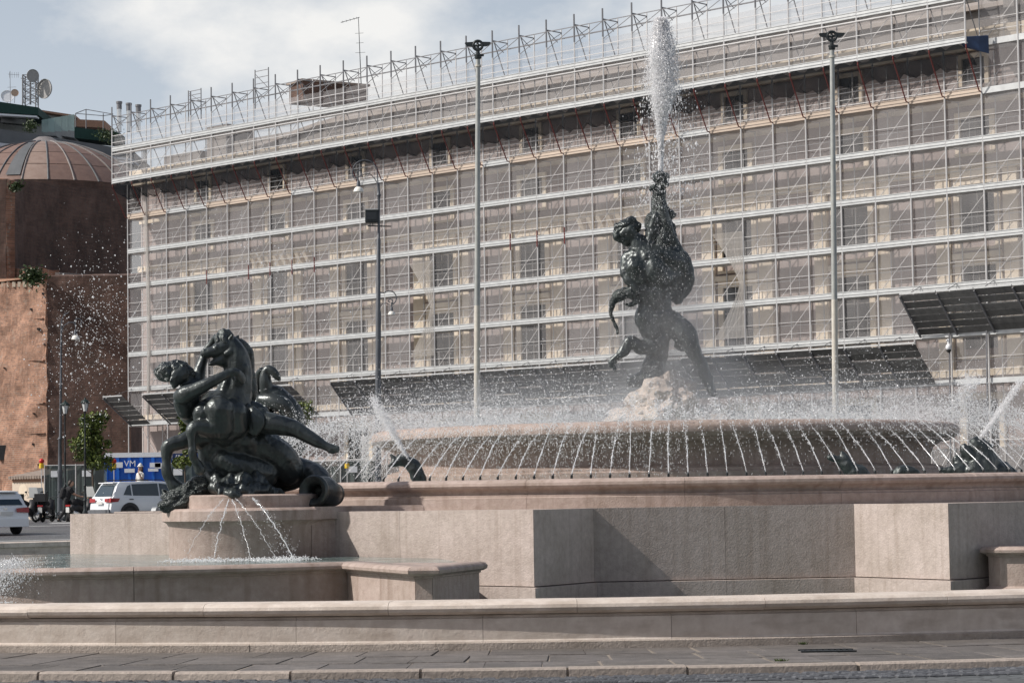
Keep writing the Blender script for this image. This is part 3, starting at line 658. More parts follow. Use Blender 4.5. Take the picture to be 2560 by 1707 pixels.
# chimney block on the roof
c0 = P(772, 240, 137)
ch = G(); m_ = Matrix.Rotation(-.75, 3, 'Z')
ch.box(c0 + V3(1.1, .6, .1), (2.1, .9, .55), Matrix.Rotation(.55, 3, 'Z')); ch.obj('chimney_stack', M['brick_dark'], pal)
ch = G(); ch.box(c0 + V3(1.1, .6, .72), (2.25, 1.0, .06), Matrix.Rotation(.55, 3, 'Z')); ch.obj('chimney_slab', M['roof_tile'], pal)
am0, am1 = P(905, 205, 140), P(896, 44, 140)
an = thing('roof_antenna', 'thin rooftop radio mast with a long horizontal boom', 'antenna', am0 - V3(0, 0, 1.5))
g = G(); g.bar(am0 - V3(0, 0, 2.), am1, .035, 6, .018); g.obj('mast', M['iron'], an)
g = G(); q0, q1 = P(852, 57, 140), P(899, 44, 140); g.bar(q0, q1, .02, 4)
for t in (.1, .3, .5, .7, .85): pm = q0.lerp(q1, t); g.bar(pm - V3(0, .3, .0), pm + V3(0, .3, .0), .012, 4)
g.obj('boom', M['iron'], an)
g = G()
for z_, w_ in ((.45, .3), (.6, .22), (.75, .25)): pm = am0.lerp(am1, z_); g.bar(pm - V3(w_, 0, 0), pm + V3(w_, 0, .02), .012, 4)
g.obj('cross_arm', M['iron'], an)

# ---------------- scaffolding
scf = thing('scaffolding', 'tall steel tube scaffolding with white decks and grey netting along the palace front', 'scaffolding', F(SE/2, 0, .25))
def zd(k): return Z0D + 2*k
UP0, UP1 = zd(7), zd(7)+1.85         # cantilevered upper decks
OC = 1.1
CANT = 32.0                          # bays carried by the cantilever
# posts
pm = G(); pm.bar((0, 0, 0), (0, 0, 1), .040, 6); post_me = pm.mesh('post', M['galv_post'])
def post(s, o, z0, z1, nm='post', me=post_me):
    return inst(nm, me, scf, Matrix.Translation(F(s, o, z0)) @ Matrix.Diagonal((1, 1, z1-z0, 1)))
pmd = G(); pmd.bar((0, 0, 0), (0, 0, 1), .042, 6); post_dk = pmd.mesh('upper_post', M['dark_tube'])
for i in range(NB+1):
    top = zd(6)+1.95 if i <= CANT else zd(10)+1.2
    post(i*BAY, 0, .25, top)
    if i <= CANT:
        post(i*BAY, OC, UP0-.1, UP1+1.2); post(i*BAY, OC, UP1+1.2, UP1+2.55, 'upper_post', post_dk)
gb = G()   # inner standards and frames, too thin to tell apart
for i in range(NB+1):
    gb.bar(F(i*BAY, -1.05, .25), F(i*BAY, -1.05, zd(6)+1.9), .03, 4)
    if i <= CANT: gb.bar(F(i*BAY, .02, UP0), F(i*BAY, .02, UP1+2.2), .03, 4)
    for k in range(0, 7): gb.bar(F(i*BAY, 0, zd(k)-.1), F(i*BAY, -1.05, zd(k)-.1), .025, 4, cap=False)
    for k in (1, 2): gb.bar(F(i*BAY, 0, .25+1.9*k), F(i*BAY, -1.05, .25+1.9*k), .025, 4, cap=False)
setp(gb.obj('inner_standards', M['galv_post'], scf), kind='stuff')
gt = G()
for i in range(int(CANT)+1):
    zt = UP1 + 2.05
    gt.bar(F(i*BAY, OC, zt), F(i*BAY, .02, zt), .03, 4); gt.bar(F(i*BAY, OC-.05, zt-.02), F(i*BAY, .3, zt-.5), .018, 4)
    gt.bar(F(i*BAY, .02, zt-.02), F(i*BAY, .75, zt-.45), .018, 4)
    gt.bar(F(i*BAY, OC-.1, zt), F(i*BAY, .05, UP1), .026, 4)
    gt.bar(F(i*BAY, OC-.1, UP1), F(i*BAY, .05, UP0+.1), .022, 4)
    if i < CANT:
        gt.bar(F(i*BAY, OC, zt-.1), F((i+1)*BAY, OC, zt-.1), .026, 4); gt.bar(F(i*BAY, OC, zt-.55), F((i+1)*BAY, OC, zt-.55), .02, 4)
        gt.bar(F(i*BAY, .02, zt-.3), F((i+1)*BAY, .02, zt-.3), .024, 4)
        if i % 1 == 0: gt.bar(F(i*BAY, OC, UP1+1.1), F((i+1)*BAY, OC, zt-.1), .018, 4)
# two taller lookout frames
for i, h in ((3.55, .75), (6.75, 1.15)):
    for ii in (i, i+.62): gt.bar(F(ii*BAY, OC-.5, UP1+1), F(ii*BAY, OC-.5, UP1+2+h), .03, 4)
    for q in range(3): z_ = UP1+2+h*(q+1)/3.3; gt.bar(F(i*BAY, OC-.5, z_), F((i+.62)*BAY, OC-.5, z_), .022, 4)
    gt.bar(F(i*BAY, OC-.5, UP1+2+h*.8), F((i+.62)*BAY, OC-.5, UP1+2), .02, 4)
setp(gt.obj('top_bracing', M['dark_tube'], scf), kind='stuff')
# rails and diagonals
gr_, gd = G(), G()
for i in range(NB):
    s0, s1 = i*BAY, (i+1)*BAY
    for k in range(0, 7 if i < CANT else 10):
        z = zd(k)
        for h in (.55, 1.05): gr_.bar(F(s0, -.02, z+h), F(s1, -.02, z+h), .013, 4, cap=False)
        gd.bar(F(s0+.05, -.16, z+.12), F(s1-.05, -.16, z+1.85), .016, 4, cap=False)
        if k not in (6,): gr_.bar(F(s0, -1.03, z+1.0), F(s1, -1.03, z+1.0), .019, 4, cap=False)
        gr_.bar(F(s0+.6, -.9, z+.1), F(s0+.6, -.9, z+1.25), .014, 4, cap=False); gr_.bar(F(s0+1.2, -.9, z+.1), F(s0+1.2, -.9, z+1.0), .014, 4, cap=False)
    for z in (1.3, 3.3): gr_.bar(F(s0, 0, z), F(s1, 0, z), .022, 4, cap=False)
    gd.bar(F(s0, 0, .4), F(s1, 0, 3.2), .018, 4, cap=False); gd.bar(F(s0, -1, 5.4), F(s1, -1, 3.4), .018, 4, cap=False)
    if i < CANT:
        for z in (UP0, UP1):
            for h in ((.5, 1.0) if z == UP0 else (.45, .85)): gr_.bar(F(s0, OC+.02, z+h), F(s1, OC+.02, z+h), .02, 4, cap=False)
        gr_.bar(F(s0, OC+.03, UP1-.22), F(s1, OC+.03, UP1-.22), .034, 4, cap=False)
        gd.bar(F(s0+.05, OC-.16, UP0+.3), F(s1-.05, OC-.16, UP1-.1), .016, 4, cap=False)
        for h in (.3, .85): gr_.bar(F(s0, .02, zd(6)+h), F(s1, .02, zd(6)+h), .02, 4, cap=False)
setp(gr_.obj('guard_rails', M['galv_post'], scf), kind='stuff'); setp(gd.obj('diagonal_braces', M['galv_post'], scf), kind='stuff')
# decks: one platform with its toe board per bay
def deck_mesh(name, mt, depth, toe, w=BAY-.03):
    g = G(); g.box((0, depth/2, -.03), (w/2, depth/2-.06, .03)); g.box((0, -.01, toe/2-.06), (w/2, .016, toe/2)); g.box((0, -.035, toe-.075), (w/2, .012, .014)); g.box((0, -.04, toe*.42-.05), (w/2, .01, .02))
    return g.mesh(name, mt)
dk = deck_mesh('deck', M['galv'], 1.05, .26); dkt = deck_mesh('timber_deck', M['timber'], 1.05, .28); dku = deck_mesh('upper_deck', M['galv'], 1.1, .27)
for i in range(NB):
    s = (i+.5)*BAY
    for k in range(1, 6): inst('deck', dk, scf, FT(s, 0.0, zd(k)) @ Matrix.Rotation(random.uniform(-.006, .006), 4, 'Y'))
    if i < CANT: inst('timber_deck', dkt if random.random() > .14 else dk, scf, FT(s, .0, zd(6)))
    if i < CANT:
        for z in (UP0, UP1): inst('upper_deck', dku, scf, FT(s, OC, z) @ Matrix.Rotation(random.uniform(-.005, .005), 4, 'Y'))
g = G()
for i in range(NB):
    s0, s1 = i*BAY+.015, (i+1)*BAY-.015
    fbox(g, s0, s1, -1., -.06, zd(0)-.05, zd(0)); fbox(g, s0, s1, -.03, .01, zd(0)-.06, zd(0)+.16)
    if i >= CANT:
        for k in (6, 7, 8, 9): fbox(g, s0, s1, -1., -.06, zd(k)-.05, zd(k)); fbox(g, s0, s1, -.03, .01, zd(k)-.06, zd(k)+.2)
setp(g.obj('lowest_deck', M['galv'], scf), kind='stuff')
# red brackets
for i in range(int(CANT)+1):
    g = G(); g.tube([F(i*BAY, OC, UP0+.15), F(i*BAY, OC-.02, UP0-.25), F(i*BAY, .18, zd(6)+.05), F(i*BAY, .03, zd(6)+.02)], .03, 5); g.obj('bracket', M['red_steel'], scf)
for i in (4, 6, 7, 8, 9, 17, 18, 19):
    k = 4 if i < 12 else 4
    g = G(); g.bar(F(i*BAY, .03, zd(k)-.35), F(i*BAY, .03, zd(k)+.45), .036, 6); g.obj('red_splice', M['red_steel'], scf)
# sagging sheet under the cantilever deck; its dark netting paints part of the shadow band
vv, ff = [], []; nu, nv = 6*int(CANT), 5
for a_ in range(nu+1):
    s = -.1 + a_*BAY/6
    for b_ in range(nv+1):
        t = b_/nv; sag = .14*abs(math.sin(math.pi*a_/6))*t*(1.4-t) + .05*math.sin(a_*2.3+b_)
        vv.append(F(s, OC-.03 - t*(OC-.12), UP0 - .12 - .7*t - sag*2.4 - .1*math.sin(math.pi*t)))
for a_ in range(nu):
    for b_ in range(nv): q = a_*(nv+1)+b_; ff.append((q, q+1, q+nv+2, q+nv+1))
mobj('slung_sheet', vv, ff, M['tarp'], scf, smooth=True)
g = G(); g.hexa([F(32*BAY-.2, OC, UP0-.1), F(32*BAY+.6, .3, UP0-.5), F(32*BAY+.5, .2, UP0-.4), F(32*BAY-.2, OC-.2, UP0-.2)], [F(32*BAY-.2, OC, UP0+.2), F(32*BAY+.6, .3, UP0+.25), F(32*BAY+.5, .2, UP0+.3), F(32*BAY-.2, OC-.2, UP0+.25)]); g.obj('blue_tarpaulin', M['tarp_blue'], scf)
# netting, one sheet per bay
def net(i, o, z0, z1, nm='net', mt=None, s0=None, s1=None):
    s0 = i*BAY+.01 if s0 is None else s0; s1 = (i+1)*BAY-.01 if s1 is None else s1
    nu, nv = 4, max(2, int((z1-z0)/.5)); vv, ff = [], []
    for a_ in range(nu+1):
        for b_ in range(nv+1):
            t, u = a_/nu, b_/nv
            w = .09*math.sin(math.pi*t)*math.sin(u*nv*1.57*.8 + i*2.7) + .035*math.sin(9*t+5*u+i*1.3)
            vv.append(F(s0+(s1-s0)*t, o-.085+w*.6, z0+(z1-z0)*u))
    for a_ in range(nu):
        for b_ in range(nv): q = a_*(nv+1)+b_; ff.append((q, q+nv+1, q+nv+2, q+1))
    return mobj(nm, vv, ff, mt or M['net'], scf, smooth=True)
for i in range(NB):
    zt = 19.45 if i < CANT else zd(9)
    if i == 13: net(i, 0, zd(0)+.1, 8.4); net(i, 0, 13.2, zt)
    elif i == 24: net(i, 0, zd(0)+.1, 8.2); net(i, 0, 13.0, zt)
    elif i == 7 : net(i, 0, zd(0)+.1, 17.6)
    else: net(i, 0, zd(0)+.1 if i < 29 else .5, zt)
    if i < CANT: net(i, OC, UP0-.1, UP1+1.15 if i > 0 else UP1+.9)
def curtain(i, z0, z1, side=1):
    """torn net gathered towards the next post"""
    vv, ff = [], []; n, m = 14, 10
    for b_ in range(m+1):
        u = b_/m; pin = .12 + .88*abs(2*u-1)**1.25
        for a_ in range(n+1):
            t = a_/n; s = (i+1)*BAY - BAY*.97*pin*(1-t)
            vv.append(F(s, .05 + .06*math.sin(a_*2.4)*(1.15-pin), z0+(z1-z0)*u))
    for b_ in range(m):
        for a_ in range(n): q = b_*(n+1)+a_; ff.append((q, q+1, q+n+2, q+n+1))
    mobj('torn_net', vv, ff, M['net_fold'], scf, smooth=True)
curtain(13, 8.4, 13.2); curtain(24, 8.2, 13.0)
# loose net hanging at the left end
vv, ff = [], []
for a_ in range(9):
    for b_ in range(14):
        u = b_/13; vv.append(F(1.9 + .5*math.sin(u*5)*.4 + (a_/8-.5)*.32*(.4+u), .12+.08*math.sin(a_*2.2), 6.2 + 15.5*u))
for a_ in range(8):
    for b_ in range(13): q = a_*14+b_; ff.append((q, q+14, q+15, q+1))
mobj('loose_net', vv, ff, M['net_fold'], scf, smooth=True)
# ---------------- slanted debris canopies
def canopy(i0, i1, zb, rise=1.6, out=1.75, skip=()):
    n = int(round(i1-i0)); nb = 6
    for q in range(n):
        if q in skip: continue
        s0, s1 = (i0+q)*BAY+.02, (i0+q+1)*BAY-.02
        a_, b_ = F(s0, .1, zb), F(s1, .1, zb); c_, d_ = F(s1, out, zb+rise), F(s0, out, zb+rise); th = V3(0, 0, .05)
        g = G(); g.bar(a_-V3(0, 0, .05), d_-V3(0, 0, .05), .05, 4); rf = g.obj('canopy_rafter', M['dark_tube'], scf)
        for w in range(nb):
            t0, t1 = w/nb, (w+1)/nb-.03; e = V3(0, 0, random.uniform(0, .05)); g = G(); k_ = V3(0, 0, .03)
            g.hexa([a_.lerp(d_, t0)+e, b_.lerp(c_, t0)+e, b_.lerp(c_, t1)+e, a_.lerp(d_, t1)+e], [a_.lerp(d_, t0)+k_+e, b_.lerp(c_, t0)+k_+e, b_.lerp(c_, t1)+k_+e, a_.lerp(d_, t1)+k_+e]); g.obj('canopy_board', M['sheet'], rf)
        g = G(); g.bar(d_+V3(0, 0, .05), c_+V3(0, 0, .05), .04, 4); g.obj('canopy_edge', M['galv'], rf)
        g = G(); g.bar(F(s0, .05, zb+2.1), d_.lerp(a_, .12)+V3(0, 0, .1), .016, 4); g.bar(F(s0, .05, zb+2.1), F(s0+.5, .9, zb+.85), .012, 4); g.obj('canopy_stay', M['dark_tube'], rf)
canopy(.2, 9.2, zd(0)-.02, 1.55, 2.1, skip=(1,)); canopy(10.6, 30.6, zd(0)-.02, 1.65, 1.6); canopy(30.2, 35.2, zd(1)+.05, 1.65, 1.6)
for a_, b_ in ((30.2, 35.2),):
    for i in range(31, 36):
        g = G(); g.bar(F(i*BAY, .35, .3), F(i*BAY, .12, zd(1)+.1), .04, 6); g.obj('prop', M['dark_tube'], scf)
# dark ground floor hoarding behind the lowest lift
g = G(); fbox(g, 0, SE, -1.2, -1.1, .25, 3.0); g.obj('hoarding', M['shutter'], scf)
# security camera under the right canopy
cp_ = P(2372, 880, 98.6)
sc_ = thing('security_camera', 'white dome security camera hanging below the right canopy', 'camera', cp_)
g = G(); g.ball(cp_ + V3(0, 0, .2), .13, 10, 8, (1, 1, 1.1)); g.bar(cp_ + V3(0, 0, .3), cp_ + V3(0, 0, .55), .05, 8); g.bar(cp_ + V3(0, 0, .5), F(31*BAY, .34, 0).xy.to_3d() + V3(0, 0, cp_.z+.5), .03, 6); autosmooth(g.obj('housing', M['sign_white'], sc_))
g = G(); g.ball(cp_ + V3(0, 0, .08), .105, 10, 8); g.obj('dark_dome', M['black_plastic'], sc_, smooth=True)

# ============================================================ Roman brick ruin on the left
ru = thing('brick_ruin', 'huge ruined Roman brick hall with stepped walls left of the scaffolding', 'ruin', P(120, 1290, 148))
GZ = .2
def wallq(g, pts, z0, z1f, thick=1.2):
    """upright wall along plan points; z1f gives the (uneven) top height per point; thickness goes away from the viewer"""
    n = len(pts)
    for i in range(n-1):
        p, q = Vector(pts[i]), Vector(pts[i+1]); d = (q-p).normalized(); nb = V3(-d.y, d.x, 0)*thick
        if nb.y < 0: nb = -nb
        g.hexa([V3(p.x, p.y, z0), V3(q.x, q.y, z0), V3(q.x, q.y, z0)+nb, V3(p.x, p.y, z0)+nb], [V3(p.x, p.y, z1f[i]), V3(q.x, q.y, z1f[i+1]), V3(q.x, q.y, z1f[i+1])+nb, V3(p.x, p.y, z1f[i])+nb])
    return g
DS = 26.
def PR(px, py, D): return P(px, py, D+DS)
def gp_(px, D): D += DS; q = P(px, 1200, D); return V3(q.x, D, 0)
def zat(py, px, D): return PR(px, py, D).z
def rubble(o, amt, cuts):
    bm = bmesh.new(); bm.from_mesh(o.data); bmesh.ops.subdivide_edges(bm, edges=bm.edges, cuts=cuts, use_grid_fill=True)
    from mathutils import noise
    for v in bm.verts:
        p = v.co*.55; v.co += Vector((noise.noise(p*1.9), noise.noise(p*1.9+Vector((9, 0, 0))), noise.noise(p*1.3+Vector((0, 7, 0)))))*amt
    bm.to_mesh(o.data); bm.free(); return o
# lower lit pier
g = G(); wallq(g, [gp_(-140, 126), gp_(-40, 121.5), gp_(118, 117)], GZ, [zat(712, -140, 126), zat(712, -40, 121.5), zat(706, 118, 117)], 7.)
pier = rubble(g.obj('lower_pier', M['brick'], ru), .22, 22)
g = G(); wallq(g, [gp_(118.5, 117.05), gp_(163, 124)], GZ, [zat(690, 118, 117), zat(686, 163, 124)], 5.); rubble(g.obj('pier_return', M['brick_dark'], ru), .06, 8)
# upper lit pier strip and curved buttress
g = G(); wallq(g, [gp_(-160, 128), gp_(-60, 124.5), gp_(17, 121.5)], GZ, [zat(440, -160, 128), zat(438, -60, 124.5), zat(447, 17, 121.5)], .6); rubble(g.obj('upper_pier', M['brick'], ru), .10, 10)
# big shaded wall behind, upper set back storey and lower storey
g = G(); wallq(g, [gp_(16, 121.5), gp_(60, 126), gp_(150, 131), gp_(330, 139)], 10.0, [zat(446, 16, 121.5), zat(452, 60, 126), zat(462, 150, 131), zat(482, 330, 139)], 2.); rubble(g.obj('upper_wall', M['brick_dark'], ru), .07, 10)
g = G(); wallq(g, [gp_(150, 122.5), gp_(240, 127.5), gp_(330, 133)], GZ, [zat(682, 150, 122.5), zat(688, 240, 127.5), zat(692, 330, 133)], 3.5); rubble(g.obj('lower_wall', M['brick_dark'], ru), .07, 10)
g = G(); wallq(g, [gp_(60, 121.2), gp_(150, 122.6)], 10., [zat(668, 60, 121.2), zat(676, 150, 122.6)], 3.); rubble(g.obj('broken_shoulder', M['brick'], ru), .22, 8)
# thin stone string on the lower wall and little corbel cornice on the pier
g = G(); wallq(g, [gp_(150, 122.3), gp_(240, 127.3), gp_(330, 132.8)], zat(690, 150, 122), [zat(681, 150, 122.3), zat(687, 240, 127.3), zat(691, 330, 132.8)], 1.); g.obj('stone_string', M['plinth'], ru)
for q in range(9):
    px = -30 + q*13.5; D = 121.4 - (q*13.5)*.0285; p = PR(px, 712, D); g = G(); g.box(p + V3(0, -.12, 0), (.10, .22, .16)); g.obj('corbel', M['stucco'], ru)
g = G(); a_, b_ = PR(-40, 704, 121.0), PR(100, 700, 117.2); wallq(g, [a_, b_], a_.z-.12, [a_.z+.12, b_.z+.12], 1.); g.obj('cornice_course', M['terracotta'], ru)
g = G(); p = PR(10, 1131, 120.05); g.box(p, (.33, .12, .45)); g.obj('slit_window', M['window_dark'], ru)
for q in range(9):
    px, py = random.uniform(-20, 112), random.uniform(730, 1170); D = 121.4 - (px+40)*.0285; p = PR(px, py, D); g = G(); sz_ = random.uniform(.05, .09); g.box(p + V3(0, .12, 0), (sz_, .22, sz_*random.uniform(.6, 1.1))); g.obj('putlog_hole', M['window_dark'], ru)
for py, ln in ((800, 60), (905, 90), (1010, 40), (1085, 110)):
    a_, b_ = PR(100-ln, py, 117.9+.0285*ln), PR(108, py-2, 117.0); g = G(); wallq(g, [a_, b_], a_.z-.1, [a_.z+.02, b_.z+.02], .8); rubble(g.obj('eroded_course', M['brick'], ru), .08, 6)
# dome of the hall
dc = P(112, 486, 182); DR, DH = 8.6, 4.0
dome = thing('dome', 'low brown ribbed dome with pale lead strips above the brick ruin', 'dome', dc - V3(0, 0, 1.2))
RS = (DR**2 + DH**2)/(2*DH)
def dpt(a, t, ex=0.):   # t from 0 base to 1 top
    th0 = math.asin(DR/RS); th = th0*(1-t); r = (RS+ex)*math.sin(th); z = (RS+ex)*math.cos(th) - (RS-DH)
    return dc + V3(r*math.cos(a), r*math.sin(a), z)
nseg = 28
for k in range(nseg):
    a0, a1 = 2*math.pi*k/nseg, 2*math.pi*(k+1)/nseg; rows = 5
    for w in range(rows):
        t0, t1 = w/rows + .004, (w+1)/rows-.004; t1 = min(t1, .985); vv, ff = [], []
        for ii in range(5):
            for jj in range(4):
                vv.append(dpt(a0+.006+(a1-a0-.012)*ii/4, t0+(t1-t0)*jj/3))
        for ii in range(4):
            for jj in range(3): q = ii*4+jj; ff.append((q, q+4, q+5, q+1))
        mobj('dome_sheet', vv, ff, M['copper_worn'] if k == 21 and w < 4 else M['copper'], dome, smooth=True)
    g = G(); g.tube([dpt(a0, .985*q/12, .03) for q in range(13)], [.055 if q % 3 else .07 for q in range(13)], 5); g.obj('rib', M['lead'] if k % 2 else M['dark_roof'], dome)
G().lathe([(DR-.2, -.6), (DR+.02, -.6), (DR+.02, -.02), (DR-.4, .05)], dc, 48).obj('dome_base', M['brick_dark'], dome)
vv, ff = [], []
for ii in range(3):
    for jj in range(6): vv.append(dpt(4.56+.13*ii/2, .05+.6*jj/5, .08))
for ii in range(2):
    for jj in range(5): q = ii*6+jj; ff.append((q, q+6, q+7, q+1))
mobj('ladder_strip', vv, ff, M['dark_roof'], dome)
tp = dpt(0, 1.)
g = G(); g.lathe([(2.0, tp.z-.22), (1.6, tp.z-.02), (1.0, tp.z+.12), (.9, tp.z+.2), (.55, tp.z+.42), (.1, tp.z+.5)], V3(dc.x, dc.y, 0), 24); autosmooth(g.obj('lantern_cap', M['lead'], dome))
P_ = P
def P(px, py, D): return P_(px, py, D+28)
# ---------------- modern roof terraces behind
tb = thing('terrace_building', 'grey modern block with planted roof terraces behind the brown dome', 'building', P(140, 1270, 190))
def slabq(g, pa, pb, py0a, py1a, py0b, py1b, D0, D1, depth):
    a0, a1, b0, b1 = P(pa, py0a, D0), P(pa, py1a, D0), P(pb, py0b, D1), P(pb, py1b, D1); dv = V3(0, depth, 0)
    g.hexa([a1, b1, b1+dv, a1+dv], [a0, b0, b0+dv, a0+dv]); return g
slabq(G(), -80, 330, 362, 1280, 404, 1290, 184, 196, 20).obj('wall', M['window_dark'], tb)
slabq(G(), -80, 330, 310, 347, 375, 396, 182, 193, 22).obj('roof_fascia', M['dark_roof'], tb)
slabq(G(), -80, 330, 347.5, 356, 396.5, 402, 181, 192, 4).obj('pale_band', M['pale_band'], tb)
slabq(G(), -80, 330, 362, 366, 405, 409, 180, 191, 1).obj('gutter', M['sign_white'], tb)
slabq(G(), -80, 140, 285, 340, 305, 340, 190, 196, 12).obj('penthouse', M['render_grey'], tb)
slabq(G(), -80, 96, 243, 277, 269, 288, 186, 190, 8).obj('awning', M['green_awning'], tb)
slabq(G(), -80, 92, 279, 284, 290, 294, 185.5, 189.5, 1).obj('awning_rail', M['sign_white'], tb)
slabq(G(), 2, 66, 293, 306, 299, 312, 188, 191, 1.).obj('window', M['window_dark'], tb)
slabq(G(), 96, 185, 275, 330, 290, 345, 196, 200, 8).obj('stair_house', M['render_grey'], tb)
slabq(G(), 95, 188, 274, 279, 288, 293, 195, 199, 9).obj('stair_roof', M['terracotta'], tb)
for q in range(5):
    slabq(G(), 104+q*16.5, 120+q*16.5, 300-q*3, 330-q, 298-q*3, 332-q, 190+q*.3, 190.3+q*.3, .04).obj('glass_panel', M['glass_clear'], tb)
slabq(G(), 186, 300, 318, 345, 332, 358, 192, 195, 3).obj('planter_wall', M['green_awning'], tb)
slabq(G(), 183, 262, 298, 316, 302, 320, 200, 202, 5).obj('terrace_wall', M['terracotta'], tb)
g = G()
for px, y0, y1 in ((189, 284, 335), (215, 274, 330), (258, 284, 330)): g.bar(P(px, y1, 193), P(px, y0, 193), .05, 4)
for a_, b_ in (((189, 284), (215, 274)), ((215, 274), (283, 286)), ((189, 284), (258, 290)), ((258, 290), (283, 286))): g.bar(P(*a_, 193), P(*b_, 193), .045, 4)
g.obj('pergola_frame', M['dark_tube'], tb)
for k, (px, py) in enumerate(((298, 262), (322, 266), (346, 270))):
    b_ = P_(px, 330, 150); t_ = P_(px, py, 150); g = G()
    fl = thing('flue_pipe', ['leftmost of the three shiny metal flue pipes above the scaffold corner', 'middle of the three shiny metal flue pipes above the scaffold corner', 'rightmost of the three shiny metal flue pipes above the scaffold corner'][k], 'flue', b_, 'flue pipes on the roof')
    g.bar(b_, t_, .15, 12); autosmooth(g.obj('pipe', M['chrome'], fl))
    g = G(); g.bar(t_+V3(0, 0, .07), t_+V3(0, 0, .2), .2, 12); g.bar(t_-V3(0, 0, .3), t_+V3(0, 0, .12), .165, 12); g.obj('cowl', M['dark_tube'], fl)
# antenna tower with dishes
bt, tt = P(76, 262, 195), P(76, 190, 195)
tw = thing('antenna_tower', 'lattice roof tower with two round microwave dishes', 'antenna', bt)
g = G(); hw = .62
cs = [V3(hw*a_, hw*b_, 0) for a_, b_ in ((-1, -1), (1, -1), (1, 1), (-1, 1))]; lat = G(); nlev = 4
for k in range(4):
    lat.bar(bt+cs[k]-V3(0, 0, 1), tt+cs[k], .06, 4)
    for w in range(nlev):
        t0, t1 = w/nlev, (w+1)/nlev; q0, q1 = bt.lerp(tt, t0), bt.lerp(tt, t1); k2 = (k+1) % 4
        lat.bar(q0+cs[k], q1+cs[k2], .03, 4); lat.bar(q0+cs[k2], q1+cs[k], .03, 4); lat.bar(q1+cs[k], q1+cs[k2], .04, 4)
lat.bar(bt, tt, .1, 6); lat.obj('lattice', M['dark_tube'], tw)
def dish(c, r, ax, mt, parent, nm='dish'):
    q = Vector(ax).to_track_quat('Z', 'Y').to_matrix(); g = G(); g.lathe([(.02, -.35*r), (.5*r, -.28*r), (.85*r, -.08*r), (r, .1*r), (r, .22*r), (.95*r, .22*r), (.9*r, .12*r), (.02, .12*r)], (0, 0, 0), 20)
    g.v = [q @ p + Vector(c) for p in g.v]; return autosmooth(g.obj(nm, mt, parent))
dish(P(81, 190, 194), .62, (.5, -.75, -.1), M['dish'], tw); dp = P(114, 223, 194.5); dish(dp, .95, (-.55, -.8, .0), M['dish'], tw)
g = G(); g.bar(dp, P(94, 216, 195), .04, 4); g.bar(dp+V3(0, 0, -.5), P(94, 236, 195), .04, 4); g.bar(P(52, 196, 195), P(62, 198, 195), .04, 4); g.obj('dish_arm', M['dark_tube'], tw)
ds = thing('satellite_dish', 'small tan satellite dish on the roof left of the lattice tower', 'dish', P(36, 258, 192))
dish(P(37, 233, 192), .36, (.3, -.9, .2), M['dish_tan'], ds); g = G(); g.bar(P(36, 258, 192), P(37, 233, 192)+V3(0, .1, 0), .03, 5); g.obj('dish_pole', M['dark_tube'], ds)
ds = thing('satellite_dish', 'pale grey satellite dish at the far left edge of the roof', 'dish', P(18, 262, 197))
dish(P(18, 242, 197), .62, (.2, -.9, .3), M['sign_white'], ds); g = G(); g.bar(P(18, 262, 197), P(18, 242, 197)+V3(0, .15, 0), .03, 5); g.obj('dish_pole', M['dark_tube'], ds)
ae = thing('television_aerial', 'thin television aerial with short cross bars on the left roof', 'aerial', P(26, 262, 196))
g = G(); g.bar(P(26, 262, 196), P(25, 178, 196), .025, 4); g.bar(P(20, 186, 196), P(48, 188, 196), .02, 4); g.bar(P(19, 219, 196), P(40, 218, 196), .018, 4)
for px in (24, 30, 36, 42, 46): g.bar(P(px, 181, 196), P(px, 195, 196), .014, 4)
g.obj('aerial_rods', M['dark_tube'], ae)

P = P_
